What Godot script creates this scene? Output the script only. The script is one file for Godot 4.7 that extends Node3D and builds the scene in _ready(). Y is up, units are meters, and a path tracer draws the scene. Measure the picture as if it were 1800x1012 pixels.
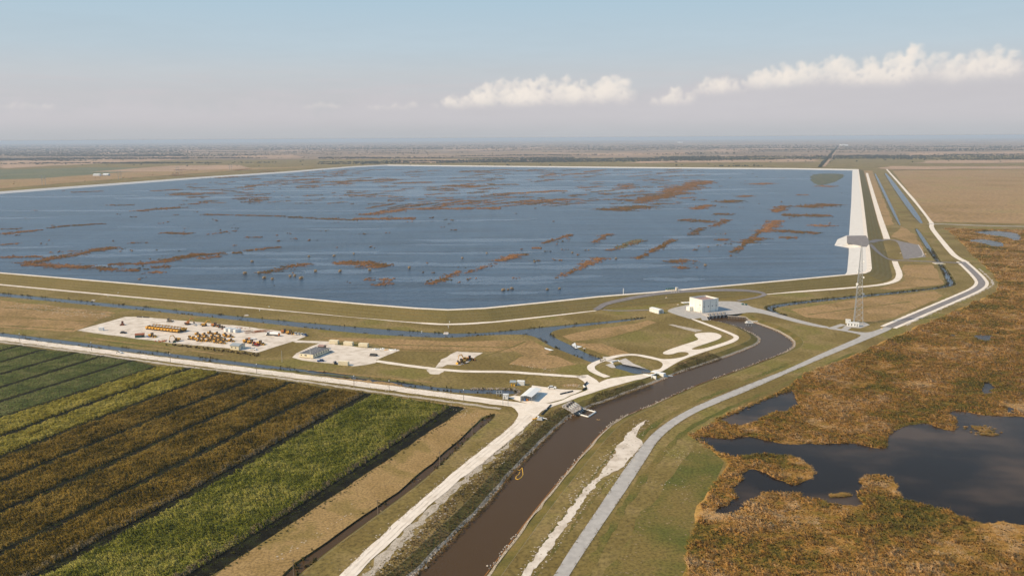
extends Node3D
# Aerial view over a reservoir, its pump station, canals, crop fields and marsh. Units are metres, y is up.
# Photo pixels (1800 x 1012) give directions only; every distance comes from the level of the ground, water or bank that is hit.
const FOCAL := 1550.0
const EYE := 150.0
const CREST := 7.0
const POOL := 2.0
var cam: Basis
var rng := RandomNumberGenerator.new()
var noise := FastNoiseLite.new()
var M := {}
var taken := {}
var crest_line: PackedVector2Array

class MB:
	var v := PackedVector3Array()
	var n := PackedVector3Array()
	func tri(a: Vector3, b: Vector3, c: Vector3) -> void:
		var m := (b - a).cross(c - a).normalized()
		v.append(a); v.append(c); v.append(b)
		n.append(m); n.append(m); n.append(m)
	func quad(a: Vector3, b: Vector3, c: Vector3, d: Vector3) -> void:
		tri(a, b, c); tri(a, c, d)
	func box(c: Vector3, s: Vector3, yaw := 0.0) -> MB:
		return obox(Transform3D(Basis(Vector3.UP, yaw), c), s)
	func obox(t: Transform3D, s: Vector3) -> MB:
		return hexa(t, s, s)
	# a box whose top may be smaller than its foot
	func hexa(t: Transform3D, s: Vector3, top: Vector3) -> MB:
		var p := []
		for y in [-1, 1]:
			for q in [[-1, -1], [1, -1], [1, 1], [-1, 1]]:
				var u: Vector3 = s if y < 0 else top
				p.append(t * Vector3(q[0] * u.x / 2, y * s.y / 2, q[1] * u.z / 2))
		quad(p[0], p[1], p[2], p[3]); quad(p[7], p[6], p[5], p[4])
		for k in 4:
			var j := (k + 1) % 4
			quad(p[j], p[k], p[k + 4], p[j + 4])
		return self
	func tube(a: Vector3, b: Vector3, r0: float, r1 := -1.0, seg := 6, caps := true) -> MB:
		if r1 < 0.0: r1 = r0
		var d := (b - a).normalized()
		var u := d.cross(Vector3.UP if absf(d.y) < 0.9 else Vector3.RIGHT).normalized()
		var w := u.cross(d)
		for k in seg:
			var p := TAU * k / seg
			var q := TAU * (k + 1) / seg
			var e0 := u * cos(p) + w * sin(p)
			var e1 := u * cos(q) + w * sin(q)
			quad(a + e1 * r0, a + e0 * r0, b + e0 * r1, b + e1 * r1)
			if caps:
				tri(a, a + e0 * r0, a + e1 * r0); tri(b, b + e1 * r1, b + e0 * r1)
		return self
	func prism(shape: Array, x0: float, x1: float) -> MB:  # a (z, y) outline run along x, convex
		for k in shape.size():
			var a: Array = shape[k]
			var b: Array = shape[(k + 1) % shape.size()]
			quad(Vector3(x0, a[1], a[0]), Vector3(x1, a[1], a[0]), Vector3(x1, b[1], b[0]), Vector3(x0, b[1], b[0]))
			if k > 0 and k < shape.size() - 1:
				tri(Vector3(x0, shape[0][1], shape[0][0]), Vector3(x0, a[1], a[0]), Vector3(x0, b[1], b[0]))
				tri(Vector3(x1, shape[0][1], shape[0][0]), Vector3(x1, b[1], b[0]), Vector3(x1, a[1], a[0]))
		return self
	func mesh() -> ArrayMesh:
		var a := []
		a.resize(Mesh.ARRAY_MAX)
		a[Mesh.ARRAY_VERTEX] = v
		a[Mesh.ARRAY_NORMAL] = n
		var m := ArrayMesh.new()
		m.add_surface_from_arrays(Mesh.PRIMITIVE_TRIANGLES, a)
		return m

# ---------- pixels to places
func aim(px: float, py: float) -> Vector3:
	return cam * Vector3((px - 900.0) / FOCAL, (506.0 - py) / FOCAL, -1.0)
func G(px: float, py: float, h := 0.0) -> Vector3:
	var d := aim(px, py)
	return Vector3(0, EYE, 0) + d * ((h - EYE) / d.y)
func G2(px: float, py: float, h := 0.0) -> Vector2:
	var p := G(px, py, h)
	return Vector2(p.x, p.z)
func P(flat: Array, h := 0.0) -> PackedVector2Array:
	var r := PackedVector2Array()
	for k in range(0, flat.size(), 2):
		r.append(G2(flat[k], flat[k + 1], h))
	return r
func near_line(p: Vector2, line: PackedVector2Array) -> float:
	var best := 1e12
	for k in line.size() - 1:
		best = minf(best, p.distance_squared_to(Geometry2D.get_closest_point_to_segment(p, line[k], line[k + 1])))
	return sqrt(best)
# height of the embankment's outer slope there
func slope_height(p: Vector2) -> float:
	return clampf(CREST - (near_line(p, crest_line) - 2.6) / 3.0, 0.0, CREST)
func on_slope(px: float, py: float) -> Vector3:
	var h := 3.0
	for k in 14:
		h = lerpf(h, slope_height(G2(px, py, h)), 0.5)
	return G(px, py, h)

# ---------- outlines
# corners cut twice, then points every `step` metres
func smooth(p: PackedVector2Array, step: float, closed := false) -> PackedVector2Array:
	var r := p
	for turn in 2:
		var c := PackedVector2Array()
		var n := r.size()
		if not closed: c.append(r[0])
		for k in (n if closed else n - 1):
			var a := r[k]
			var b := r[(k + 1) % n]
			if closed or k > 0: c.append(a.lerp(b, 0.25))
			if closed or k < n - 2: c.append(a.lerp(b, 0.75))
		if not closed: c.append(r[n - 1])
		r = c
	return even(r, step, closed)
func even(p: PackedVector2Array, step: float, closed := false) -> PackedVector2Array:
	var r := PackedVector2Array()
	for k in (p.size() if closed else p.size() - 1):
		var b := p[(k + 1) % p.size()]
		var m := maxi(1, int(p[k].distance_to(b) / step))
		for j in m: r.append(p[k].lerp(b, float(j) / m))
	if not closed: r.append(p[p.size() - 1])
	return r
func rough(p: PackedVector2Array, step: float, amp: float, closed := true) -> PackedVector2Array:
	var r := PackedVector2Array()
	for k in p.size():
		var b := p[(k + 1) % p.size()]
		var m := maxi(1, int(p[k].distance_to(b) / step))
		for j in m:
			var q := p[k].lerp(b, float(j) / m)
			var s := 2.6 / step
			r.append(q + Vector2(noise.get_noise_2d(q.x * 9 * s, q.y * 9 * s), noise.get_noise_2d(q.x * 9 * s + 300, q.y * 9 * s)) * amp * 2.0)
	return r
func signed_area(p: PackedVector2Array) -> float:
	var s := 0.0
	for k in p.size():
		var b := p[(k + 1) % p.size()]
		s += p[k].x * b.y - b.x * p[k].y
	return s / 2
func grown(p: PackedVector2Array, by: float) -> PackedVector2Array:  # outwards, corner for corner
	var r := PackedVector2Array()
	var side := signf(signed_area(p))
	for k in p.size():
		var a := (p[k] - p[(k - 1 + p.size()) % p.size()]).normalized()
		var b := (p[(k + 1) % p.size()] - p[k]).normalized()
		var na := Vector2(a.y, -a.x) * side
		var nb := Vector2(b.y, -b.x) * side
		var m := (na + nb).normalized()
		r.append(p[k] + m * by / maxf(0.5, m.dot(na)))
	return r
func offset_line(p: PackedVector2Array, by: float) -> PackedVector2Array:
	var r := PackedVector2Array()
	for k in p.size():
		var a := (p[k] - p[maxi(0, k - 1)]).normalized()
		var b := (p[mini(p.size() - 1, k + 1)] - p[k]).normalized()
		if k == 0: a = b
		if k == p.size() - 1: b = a
		var na := Vector2(-a.y, a.x)
		var m := (na + Vector2(-b.y, b.x)).normalized()
		r.append(p[k] + m * by / maxf(0.4, m.dot(na)))
	return r

# ---------- nodes
func numbered(called: String) -> String:
	taken[called] = taken.get(called, -1) + 1
	return called if taken[called] == 0 else "%s_%03d" % [called, taken[called]]
func metas(o: Node, label: String, category: String, group := "", kind := "") -> Node:
	if label: o.set_meta("label", label)
	if category: o.set_meta("category", category)
	if group: o.set_meta("group", group)
	if kind: o.set_meta("kind", kind)
	return o
func thing(called: String, label: String, category: String, at: Vector3, yaw := 0.0, group := "") -> Node3D:
	var o := Node3D.new()
	o.name = numbered(called)
	add_child(o)
	o.position = at
	o.rotation.y = yaw
	metas(o, label, category, group)
	return o
func part(parent: Node, called: String, b, m: Material, at := Vector3.ZERO) -> MeshInstance3D:
	var o := MeshInstance3D.new()
	o.name = called
	o.mesh = b.mesh() if b is MB else b
	o.material_override = m
	parent.add_child(o, true)
	o.position = at
	return o
func copy(o: Node3D, at: Vector3, yaw: float, label := "", group := "") -> Node3D:
	var c: Node3D = o.duplicate()
	var base := o.name.get_slice("_0", 0)
	c.name = numbered(base)
	add_child(c)
	c.position = at
	c.rotation.y = yaw
	if label: c.set_meta("label", label)
	if group: c.set_meta("group", group)
	return c
func setting(called: String, b, m: Material, label := "") -> MeshInstance3D:
	var o := part(self, numbered(called), b, m)
	o.set_meta("kind", "structure")
	var plain := {"mow_line": "faint mown line in the dry grass", "wheel_rut": "wheel rut worn into a white shell road", "lake_slick": "pale calm lane on the reservoir water", "bare_patch": "bare tan patch in the grass", "far_field": "pale dry field beyond the reservoir", "field_soil": "dark soil under a crop bed", "dry_grass": "mown tan grass lot among the canals"}
	if not label: label = plain.get(called, "")
	if label: o.set_meta("label", label)
	return o
func sheet_into(b: MB, p: PackedVector2Array, y: float) -> void:
	var t := Geometry2D.triangulate_polygon(p)
	if t.is_empty() and p.size() > 2:
		for q in Geometry2D.decompose_polygon_in_convex(p):
			var tt := Geometry2D.triangulate_polygon(q)
			for k in tt.size(): _flat(b, q[tt[k]], y)
		return
	for k in range(0, t.size(), 3):
		var a := p[t[k]]
		var c := p[t[k + 1]]
		var d := p[t[k + 2]]
		var up := (c - a).cross(d - a) > 0.0
		_flat(b, a, y); _flat(b, c if up else d, y); _flat(b, d if up else c, y)
func _flat(b: MB, q: Vector2, y: float) -> void:
	b.v.append(Vector3(q.x, y, q.y)); b.n.append(Vector3.UP)
func sheet(called: String, p: PackedVector2Array, y: float, m: Material, label := "") -> MeshInstance3D:
	var b := MB.new()
	sheet_into(b, p, y)
	if b.v.is_empty():
		print("EMPTY sheet ", called, " ", label); return null
	return setting(called, b, m, label)
# a band between two lines of as many points
func band(b: MB, a: PackedVector2Array, ya: float, c: PackedVector2Array, yc: float, closed := false) -> void:
	var n := a.size()
	for k in (n if closed else n - 1):
		var j := (k + 1) % n
		var q := [Vector3(a[k].x, ya, a[k].y), Vector3(a[j].x, ya, a[j].y), Vector3(c[j].x, yc, c[j].y), Vector3(c[k].x, yc, c[k].y)]
		var m: Vector3 = (q[1] - q[0]).cross(q[2] - q[0])
		if m.y < 0: b.quad(q[3], q[2], q[1], q[0])
		else: b.quad(q[0], q[1], q[2], q[3])
func ribbon(pts: PackedVector2Array, width: float, y: float, wobble := 0.25, step := 4.0) -> MB:
	var p := smooth(pts, step)
	var b := MB.new()
	var l := offset_line(p, width / 2)
	var r := offset_line(p, -width / 2)
	for k in p.size():
		var d := (l[k] - r[k]).normalized()
		l[k] += d * noise.get_noise_2d(p[k].x * 12, p[k].y * 12) * wobble * 2
		r[k] -= d * noise.get_noise_2d(p[k].x * 12 + 99, p[k].y * 12) * wobble * 2
	band(b, l, y, r, y)
	return b
func road(called: String, flat: Array, width: float, y: float, m: Material, label: String, wobble := 0.25) -> void:
	setting(called, ribbon(P(flat, 0.0), width, y, wobble), m, label)

# ---------- materials
func flat_mat(c: Color, rough_ := 0.8, metal := 0.0) -> StandardMaterial3D:  # c in linear base colour
	var m := StandardMaterial3D.new()
	m.albedo_color = c.linear_to_srgb()
	m.roughness = rough_
	m.metallic = metal
	return m
func noise_tex(size: int, freq: float, stops: Array, seed_: int, octaves := 4, kind := FastNoiseLite.TYPE_SIMPLEX_SMOOTH, gain := 0.55) -> NoiseTexture2D:
	var f := FastNoiseLite.new()
	f.seed = seed_
	f.noise_type = kind
	f.frequency = freq
	f.fractal_octaves = octaves
	f.fractal_gain = gain
	var t := NoiseTexture2D.new()
	t.width = size
	t.height = size
	t.seamless = true
	t.seamless_blend_skirt = 0.25
	t.noise = f
	var g := Gradient.new()
	g.offsets = PackedFloat32Array(stops.map(func(s): return s[0]))
	g.colors = PackedColorArray(stops.map(func(s): return (s[1] as Color).linear_to_srgb()))
	t.color_ramp = g
	return t
func grey(v: float) -> Color:
	return Color(v, v, v)
# world-mapped ground: patches of colour `patch` metres to a repeat, times a fine grain
func ground_mat(stops: Array, patch: float, grain: Texture2D, grain_m: float, seed_: int, freq := 0.012, rough_ := 0.95, size := 512, octaves := 5) -> StandardMaterial3D:
	var m := StandardMaterial3D.new()
	m.albedo_texture = noise_tex(size, freq, stops, seed_, octaves)
	m.uv1_triplanar = true
	m.uv1_world_triplanar = true
	m.uv1_scale = Vector3.ONE / patch
	m.detail_enabled = true
	m.detail_albedo = grain
	m.detail_blend_mode = BaseMaterial3D.BLEND_MODE_MUL
	m.detail_uv_layer = BaseMaterial3D.DETAIL_UV_2
	m.uv2_triplanar = true
	m.uv2_world_triplanar = true
	m.uv2_scale = Vector3.ONE / grain_m
	m.roughness = rough_
	m.metallic_specular = 0.2
	return m
func water_mat(c: Color, rough_: float, spec: float, wave_cm: float, wave_m: Vector3, seed_: int) -> StandardMaterial3D:
	var m := flat_mat(c, rough_)
	m.metallic_specular = spec
	m.heightmap_enabled = true
	m.heightmap_texture = noise_tex(512, 0.03, [[0.0, Color.BLACK], [1.0, Color.WHITE]], seed_, 4)
	m.heightmap_scale = wave_cm
	m.uv1_triplanar = true
	m.uv1_world_triplanar = true
	m.uv1_scale = Vector3(1 / wave_m.x, 1 / wave_m.y, 1 / wave_m.z)
	return m
func tint_mat(rough_ := 0.9) -> StandardMaterial3D:
	var m := StandardMaterial3D.new()
	m.vertex_color_use_as_albedo = true
	m.roughness = rough_
	m.metallic_specular = 0.15
	m.backlight_enabled = true
	m.backlight = Color(0.75, 0.75, 0.75)
	return m

func _ready() -> void:
	# --- camera, sky, sun, exposure
	rng.seed = 7
	noise.seed = 3
	noise.frequency = 0.01
	cam = Basis(Vector3.RIGHT, -atan(264.0 / FOCAL)) * Basis(Vector3.BACK, deg_to_rad(-0.34))
	var c := Camera3D.new()
	c.name = "camera"
	c.fov = rad_to_deg(2.0 * atan(506.0 / FOCAL))
	c.transform = Transform3D(cam, Vector3(0, EYE, 0))
	c.near = 1.0
	c.far = 90000.0
	add_child(c)
	c.current = true
	var e := Environment.new()
	e.background_mode = Environment.BG_SKY
	e.sky = Sky.new()
	var pano := PanoramaSkyMaterial.new()
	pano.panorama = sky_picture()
	e.sky.sky_material = pano
	e.background_energy_multiplier = 1.0
	e.tonemap_mode = Environment.TONE_MAPPER_LINEAR
	e.tonemap_exposure = 1.14
	e.fog_enabled = true
	e.fog_density = 0.000055
	e.fog_light_color = Color(0.88, 0.935, 1.0)
	e.sdfgi_enabled = true
	e.ssao_enabled = true
	e.ssil_enabled = true
	var w := WorldEnvironment.new()
	w.name = "air"
	w.environment = e
	add_child(w)
	var sun := DirectionalLight3D.new()
	sun.name = "sun"
	sun.light_energy = 1.6
	sun.light_angular_distance = 0.5
	sun.light_color = Color(1.0, 0.91, 0.77)
	sun.shadow_enabled = true
	var to := Vector3(0.95, -0.76, -0.30).normalized()
	sun.transform = Transform3D(Basis.looking_at(to, Vector3.UP), Vector3.ZERO)
	add_child(sun)
	# --- the setting, then the things on it
	make_materials()
	make_terrain()
	make_embankment()
	make_roads()
	make_far_country()
	make_plants()
	make_buildings()
	make_machines()
	make_small_things()

# The air: blue above, a pale band of haze low down, and banks of cumulus all round, tops where the photograph shows them.
func sky_picture() -> ImageTexture:
	var wide := 4096
	var high := 2048
	var im := Image.create(wide, high, false, Image.FORMAT_RGBF)
	var stops := [[-90.0, Color(0.26, 0.25, 0.22)], [-1.0, Color(0.42, 0.43, 0.45)], [0.0, Color(0.43, 0.445, 0.47)], [1.0, Color(0.46, 0.465, 0.485)], [2.6, Color(0.49, 0.49, 0.51)], [4.0, Color(0.485, 0.52, 0.55)], [5.5, Color(0.44, 0.525, 0.585)], [9.0, Color(0.365, 0.505, 0.605)], [20.0, Color(0.25, 0.41, 0.58)], [45.0, Color(0.155, 0.31, 0.54)], [90.0, Color(0.11, 0.245, 0.50)]]
	var soft := FastNoiseLite.new()
	soft.seed = 11
	soft.frequency = 1.0
	soft.fractal_octaves = 4
	var air := []
	for y in high:
		var el := 90.0 - (y + 0.5) / high * 180.0
		var col: Color = stops[0][1]
		for k in stops.size() - 1:
			if el >= stops[k][0]:
				col = (stops[k][1] as Color).lerp(stops[k + 1][1], clampf((el - stops[k][0]) / (stops[k + 1][0] - stops[k][0]), 0, 1))
		air.append(col)
		im.fill_rect(Rect2i(0, y, wide, 1), col)
		if el < 0.0 or el > 7.0: continue
		for x in wide:
			var az := x * 360.0 / wide
			if az > 180.0: az -= 360.0
			# flat layers of thin cloud in the haze
			var s := smoothstep(0.0, 0.45, soft.get_noise_2d(az * 0.10 + 9, el * 1.9)) * smoothstep(0.7, 1.6, el) * smoothstep(4.8, 2.6, el)
			var t := soft.get_noise_2d(az * 0.03 + 60, el * 0.25) * 0.5 + soft.get_noise_2d(az * 0.3 + 80, el * 2.0) * 0.2
			# the broad mauve bank that carries the cumulus
			var bank := 3.1 + 0.9 * sin(deg_to_rad(az) * 3.0 - 0.2) + soft.get_noise_2d(az * 0.2 + 5, 3.0) * 0.9 + soft.get_noise_2d(az * 0.9, el * 1.6) * 0.35
			var m := smoothstep(0.35, -0.9, el - bank) * smoothstep(0.2, 1.4, el)
			im.set_pixel(x, y, col.lerp(Color(0.515, 0.498, 0.52), maxf(s * 0.5, m * 0.8)) * (1.0 + t * 0.07))
	# cumulus: heaps of puffs, [azimuth from, to, base, top at start, middle, end]
	var heaps := [[-5.0, -2.6, 1.8, 2.2, 2.7, 2.5], [-3.4, -1.2, 2.0, 2.4, 2.9, 2.6], [-2.6, 0.6, 1.9, 2.9, 3.7, 3.4], [0.0, 4.2, 1.9, 3.6, 3.95, 3.5], [3.6, 6.0, 1.9, 3.3, 3.5, 3.4], [5.4, 7.6, 2.0, 3.5, 3.95, 3.5], [9.0, 11.5, 1.9, 2.6, 3.0, 2.7], [11.6, 14.6, 2.5, 3.3, 3.65, 3.3], [14.6, 17.2, 2.8, 3.8, 4.15, 4.0], [16.6, 18.8, 2.9, 4.2, 4.4, 4.2], [18.6, 21.0, 2.9, 4.3, 4.75, 4.5], [21.2, 26.4, 2.8, 4.4, 5.2, 4.6], [26.6, 29.2, 2.9, 4.5, 5.05, 4.6], [30.0, 36.0, 2.9, 4.0, 4.5, 4.0], [-13, -10.5, 1.9, 2.0, 2.2, 2.0], [-9, -6, 1.8, 2.0, 2.25, 2.1], [-30, -27, 1.8, 1.9, 2.1, 2.0]]
	var r := RandomNumberGenerator.new()
	r.seed = 42
	for k in 22:
		var a := 40.0 + k * 13.0 + r.randf() * 5.0
		heaps.append([a, a + r.randf_range(4, 9), 2.5, 3.2 + r.randf(), 3.6 + r.randf() * 1.6, 3.2 + r.randf()])
	var ppd := wide / 360.0
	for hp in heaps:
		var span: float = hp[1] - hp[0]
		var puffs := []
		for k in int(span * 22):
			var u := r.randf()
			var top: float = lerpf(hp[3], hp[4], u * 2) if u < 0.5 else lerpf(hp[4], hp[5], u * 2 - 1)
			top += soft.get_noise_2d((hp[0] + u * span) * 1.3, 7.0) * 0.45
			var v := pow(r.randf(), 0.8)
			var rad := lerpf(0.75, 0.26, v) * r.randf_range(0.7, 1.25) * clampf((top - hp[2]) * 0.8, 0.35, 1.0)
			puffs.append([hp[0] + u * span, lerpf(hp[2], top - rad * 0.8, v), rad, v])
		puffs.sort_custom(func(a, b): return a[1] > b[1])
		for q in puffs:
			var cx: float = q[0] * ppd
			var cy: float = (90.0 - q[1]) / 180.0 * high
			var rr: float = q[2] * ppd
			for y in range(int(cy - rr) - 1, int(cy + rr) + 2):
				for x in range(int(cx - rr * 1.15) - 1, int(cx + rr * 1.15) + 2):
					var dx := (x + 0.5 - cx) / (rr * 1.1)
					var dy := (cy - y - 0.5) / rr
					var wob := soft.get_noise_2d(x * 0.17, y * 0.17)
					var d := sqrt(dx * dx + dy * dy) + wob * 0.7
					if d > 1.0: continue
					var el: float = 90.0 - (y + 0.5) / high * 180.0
					# one cloud colour; light from the upper left painted in as denser cover
					var lit_cover := clampf(0.55 - dx * 0.3 + dy * 0.45 + wob * 0.8, 0.12, 1.0)
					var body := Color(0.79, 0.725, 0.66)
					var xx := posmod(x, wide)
					var a: float = smoothstep(1.0, 0.55, d) * smoothstep(hp[2] - 0.3, hp[2] + 1.9, el) * lit_cover * 0.52
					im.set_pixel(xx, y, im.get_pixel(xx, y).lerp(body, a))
	return ImageTexture.create_from_image(im)

func make_materials() -> void:
	var grain := noise_tex(1024, 0.02, [[0.2, grey(0.45)], [0.5, grey(0.78)], [0.8, grey(1.0)]], 21, 6, FastNoiseLite.TYPE_SIMPLEX_SMOOTH, 0.7)
	var speck := noise_tex(512, 0.12, [[0.2, grey(0.72)], [0.5, grey(0.93)], [0.75, grey(1.0)]], 22, 4)
	M.grain = grain
	M.grass = ground_mat([[0.25, Color(0.205, 0.147, 0.044)], [0.45, Color(0.236, 0.175, 0.055)], [0.58, Color(0.294, 0.212, 0.082)], [0.75, Color(0.226, 0.185, 0.049)]], 620, grain, 60, 31)
	M.slope_grass = ground_mat([[0.25, Color(0.185, 0.139, 0.044)], [0.55, Color(0.211, 0.159, 0.049)], [0.8, Color(0.239, 0.169, 0.057)]], 380, grain, 47, 32)
	M.slope_mown = ground_mat([[0.25, Color(0.190, 0.155, 0.056)], [0.55, Color(0.219, 0.173, 0.065)], [0.8, Color(0.232, 0.179, 0.075)]], 300, grain, 41, 73)
	M.mown = ground_mat([[0.25, Color(0.314, 0.206, 0.080)], [0.5, Color(0.423, 0.269, 0.121)], [0.75, Color(0.353, 0.233, 0.089)]], 420, grain, 70, 33)
	M.green_grass = ground_mat([[0.28, Color(0.124, 0.126, 0.027)], [0.55, Color(0.178, 0.147, 0.037)], [0.75, Color(0.226, 0.165, 0.049)]], 260, grain, 38, 34)
	M.bank = ground_mat([[0.25, Color(0.111, 0.101, 0.025)], [0.55, Color(0.182, 0.145, 0.039)], [0.8, Color(0.237, 0.164, 0.056)]], 90, grain, 22, 35)
	M.field_dirt = ground_mat([[0.25, Color(0.336, 0.216, 0.082)], [0.55, Color(0.400, 0.262, 0.107)], [0.75, Color(0.280, 0.196, 0.064)]], 190, grain, 33, 36)
	M.shaded_ditch_soil = ground_mat([[0.3, Color(0.010, 0.009, 0.004)], [0.6, Color(0.018, 0.016, 0.006)], [0.8, Color(0.025, 0.027, 0.008)]], 60, grain, 15, 37)  # ditch mud, blackened to stand in for deep shade between the beds
	M.crop_soil = ground_mat([[0.3, Color(0.060, 0.054, 0.016)], [0.7, Color(0.090, 0.074, 0.022)]], 80, grain, 19, 38)
	M.marsh_soil = ground_mat([[0.25, Color(0.250, 0.174, 0.033)], [0.5, Color(0.437, 0.243, 0.058)], [0.75, Color(0.565, 0.324, 0.091)]], 330, grain, 31, 39)
	M.pasture = ground_mat([[0.2, Color(0.337, 0.218, 0.088)], [0.5, Color(0.413, 0.264, 0.127)], [0.8, Color(0.353, 0.257, 0.099)]], 1700, grain, 240, 40)
	M.far = ground_mat([[0.25, Color(0.15, 0.115, 0.075)], [0.45, Color(0.29, 0.195, 0.125)], [0.6, Color(0.40, 0.27, 0.175)], [0.8, Color(0.21, 0.165, 0.095)]], 11000, speck, 1400, 41, 0.012, 0.95, 1024, 3)
	M.far.uv1_scale = Vector3(1 / 16000.0, 1 / 9000.0, 1 / 9000.0)
	M.far_green = ground_mat([[0.3, Color(0.150, 0.163, 0.084)], [0.7, Color(0.202, 0.195, 0.102)]], 1500, grain, 300, 42)
	M.weed = ground_mat([[0.3, Color(0.095, 0.115, 0.085)], [0.55, Color(0.150, 0.150, 0.080)], [0.75, Color(0.19, 0.16, 0.09)]], 160, grain, 60, 74)
	M.far_pale = ground_mat([[0.3, Color(0.446, 0.296, 0.178)], [0.7, Color(0.549, 0.359, 0.230)]], 2500, grain, 300, 43)
	M.shell = ground_mat([[0.25, Color(0.731, 0.634, 0.517)], [0.55, Color(0.842, 0.747, 0.634)], [0.8, Color(0.776, 0.672, 0.550)]], 70, speck, 9, 44)
	M.yard = ground_mat([[0.22, Color(0.553, 0.469, 0.376)], [0.45, Color(0.682, 0.593, 0.493)], [0.8, Color(0.756, 0.672, 0.569)]], 110, speck, 11, 45, 0.02)
	M.lime = ground_mat([[0.25, Color(0.45, 0.38, 0.29)], [0.6, Color(0.60, 0.52, 0.42)]], 60, grain, 13, 46, 0.03)
	M.pavement = ground_mat([[0.25, Color(0.40, 0.375, 0.345)], [0.7, Color(0.47, 0.44, 0.405)]], 80, speck, 7, 47, 0.03, 0.9)
	M.asphalt = ground_mat([[0.25, Color(0.213, 0.190, 0.179)], [0.7, Color(0.259, 0.236, 0.224)]], 70, speck, 6, 48, 0.02, 0.9)
	M.concrete = ground_mat([[0.25, Color(0.50, 0.45, 0.40)], [0.7, Color(0.60, 0.545, 0.485)]], 60, speck, 7, 49, 0.02, 0.85)
	M.rubble = ground_mat([[0.3, Color(0.20, 0.155, 0.105)], [0.5, Color(0.46, 0.39, 0.30)], [0.75, Color(0.62, 0.55, 0.45)]], 26, grain, 8, 71, 0.05)
	M.rust_mud = ground_mat([[0.3, Color(0.25, 0.11, 0.03)], [0.7, Color(0.42, 0.19, 0.06)]], 30, grain, 9, 72, 0.04)
	M.liner = ground_mat([[0.3, Color(0.581, 0.557, 0.516)], [0.7, Color(0.669, 0.648, 0.611)]], 130, speck, 13, 50, 0.03, 0.85)
	M.lake = water_mat(Color(0.042, 0.076, 0.122), 0.28, 0.34, 80, Vector3(150, 40, 60), 61)
	wind_lanes(M.lake, noise_tex(512, 0.02, [[0.25, grey(0.45)], [0.5, grey(0.8)], [0.75, grey(1.0)]], 66, 5), Vector3(2600, 300, 260))
	M.lake_calm = water_mat(Color(0.046, 0.077, 0.120), 0.22, 0.38, 45, Vector3(150, 40, 60), 67)
	M.canal = water_mat(Color(0.055, 0.062, 0.075), 0.25, 0.30, 8, Vector3(30, 30, 22), 62)
	M.brown_water = water_mat(Color(0.068, 0.039, 0.016), 0.2, 0.12, 4, Vector3(18, 18, 14), 63)
	M.marsh_water = water_mat(Color(0.070, 0.045, 0.028), 0.14, 0.14, 3, Vector3(14, 14, 10), 64)
	wind_lanes(M.marsh_water, noise_tex(512, 0.008, [[0.35, grey(0.2)], [0.55, grey(0.45)], [0.75, grey(1.0)]], 65, 4), Vector3(420, 420, 300))
	M.leaf = tint_mat()
	M.steel = flat_mat(Color(0.389, 0.398, 0.398), 0.55, 0.3)
	M.dark = flat_mat(Color(0.018, 0.018, 0.020), 0.7)
	M.glass = flat_mat(Color(0.025, 0.030, 0.036), 0.12)
	M.yellow = flat_mat(Color(0.62, 0.31, 0.025), 0.5)
	M.orange = flat_mat(Color(0.50, 0.16, 0.025), 0.6)
	M.rust = flat_mat(Color(0.26, 0.085, 0.035), 0.85)
	M.red = flat_mat(Color(0.36, 0.04, 0.025), 0.5)
	M.white = flat_mat(Color(0.76, 0.76, 0.74), 0.5)
	M.cream = flat_mat(Color(0.72, 0.64, 0.46), 0.6)
	M.wall = flat_mat(Color(0.777, 0.763, 0.690), 0.7)
	M.roof_grey = flat_mat(Color(0.33, 0.36, 0.36), 0.5, 0.2)
	M.roof_white = flat_mat(Color(0.72, 0.71, 0.67), 0.45)
	M.roof_dark = flat_mat(Color(0.040, 0.042, 0.052), 0.7)
	M.roof_red = flat_mat(Color(0.30, 0.19, 0.16), 0.8)
	M.blue = flat_mat(Color(0.06, 0.12, 0.28), 0.4)
	M.green = flat_mat(Color(0.025, 0.11, 0.085), 0.5)
	M.wood = flat_mat(Color(0.20, 0.15, 0.10), 0.9)
	M.tyre = flat_mat(Color(0.022, 0.021, 0.020), 0.9)
	M.buoy = flat_mat(Color(0.720, 0.396, 0.030), 0.5)
	M.stone = tint_mat(0.9)

func wind_lanes(m: StandardMaterial3D, t: Texture2D, size: Vector3) -> void:
	m.detail_enabled = true
	m.detail_albedo = t
	m.detail_blend_mode = BaseMaterial3D.BLEND_MODE_MUL
	m.detail_uv_layer = BaseMaterial3D.DETAIL_UV_2
	m.uv2_triplanar = true
	m.uv2_world_triplanar = true
	m.uv2_scale = Vector3(1 / size.x, 1 / size.y, 1 / size.z)
var canals := []
var ponds := []
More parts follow.
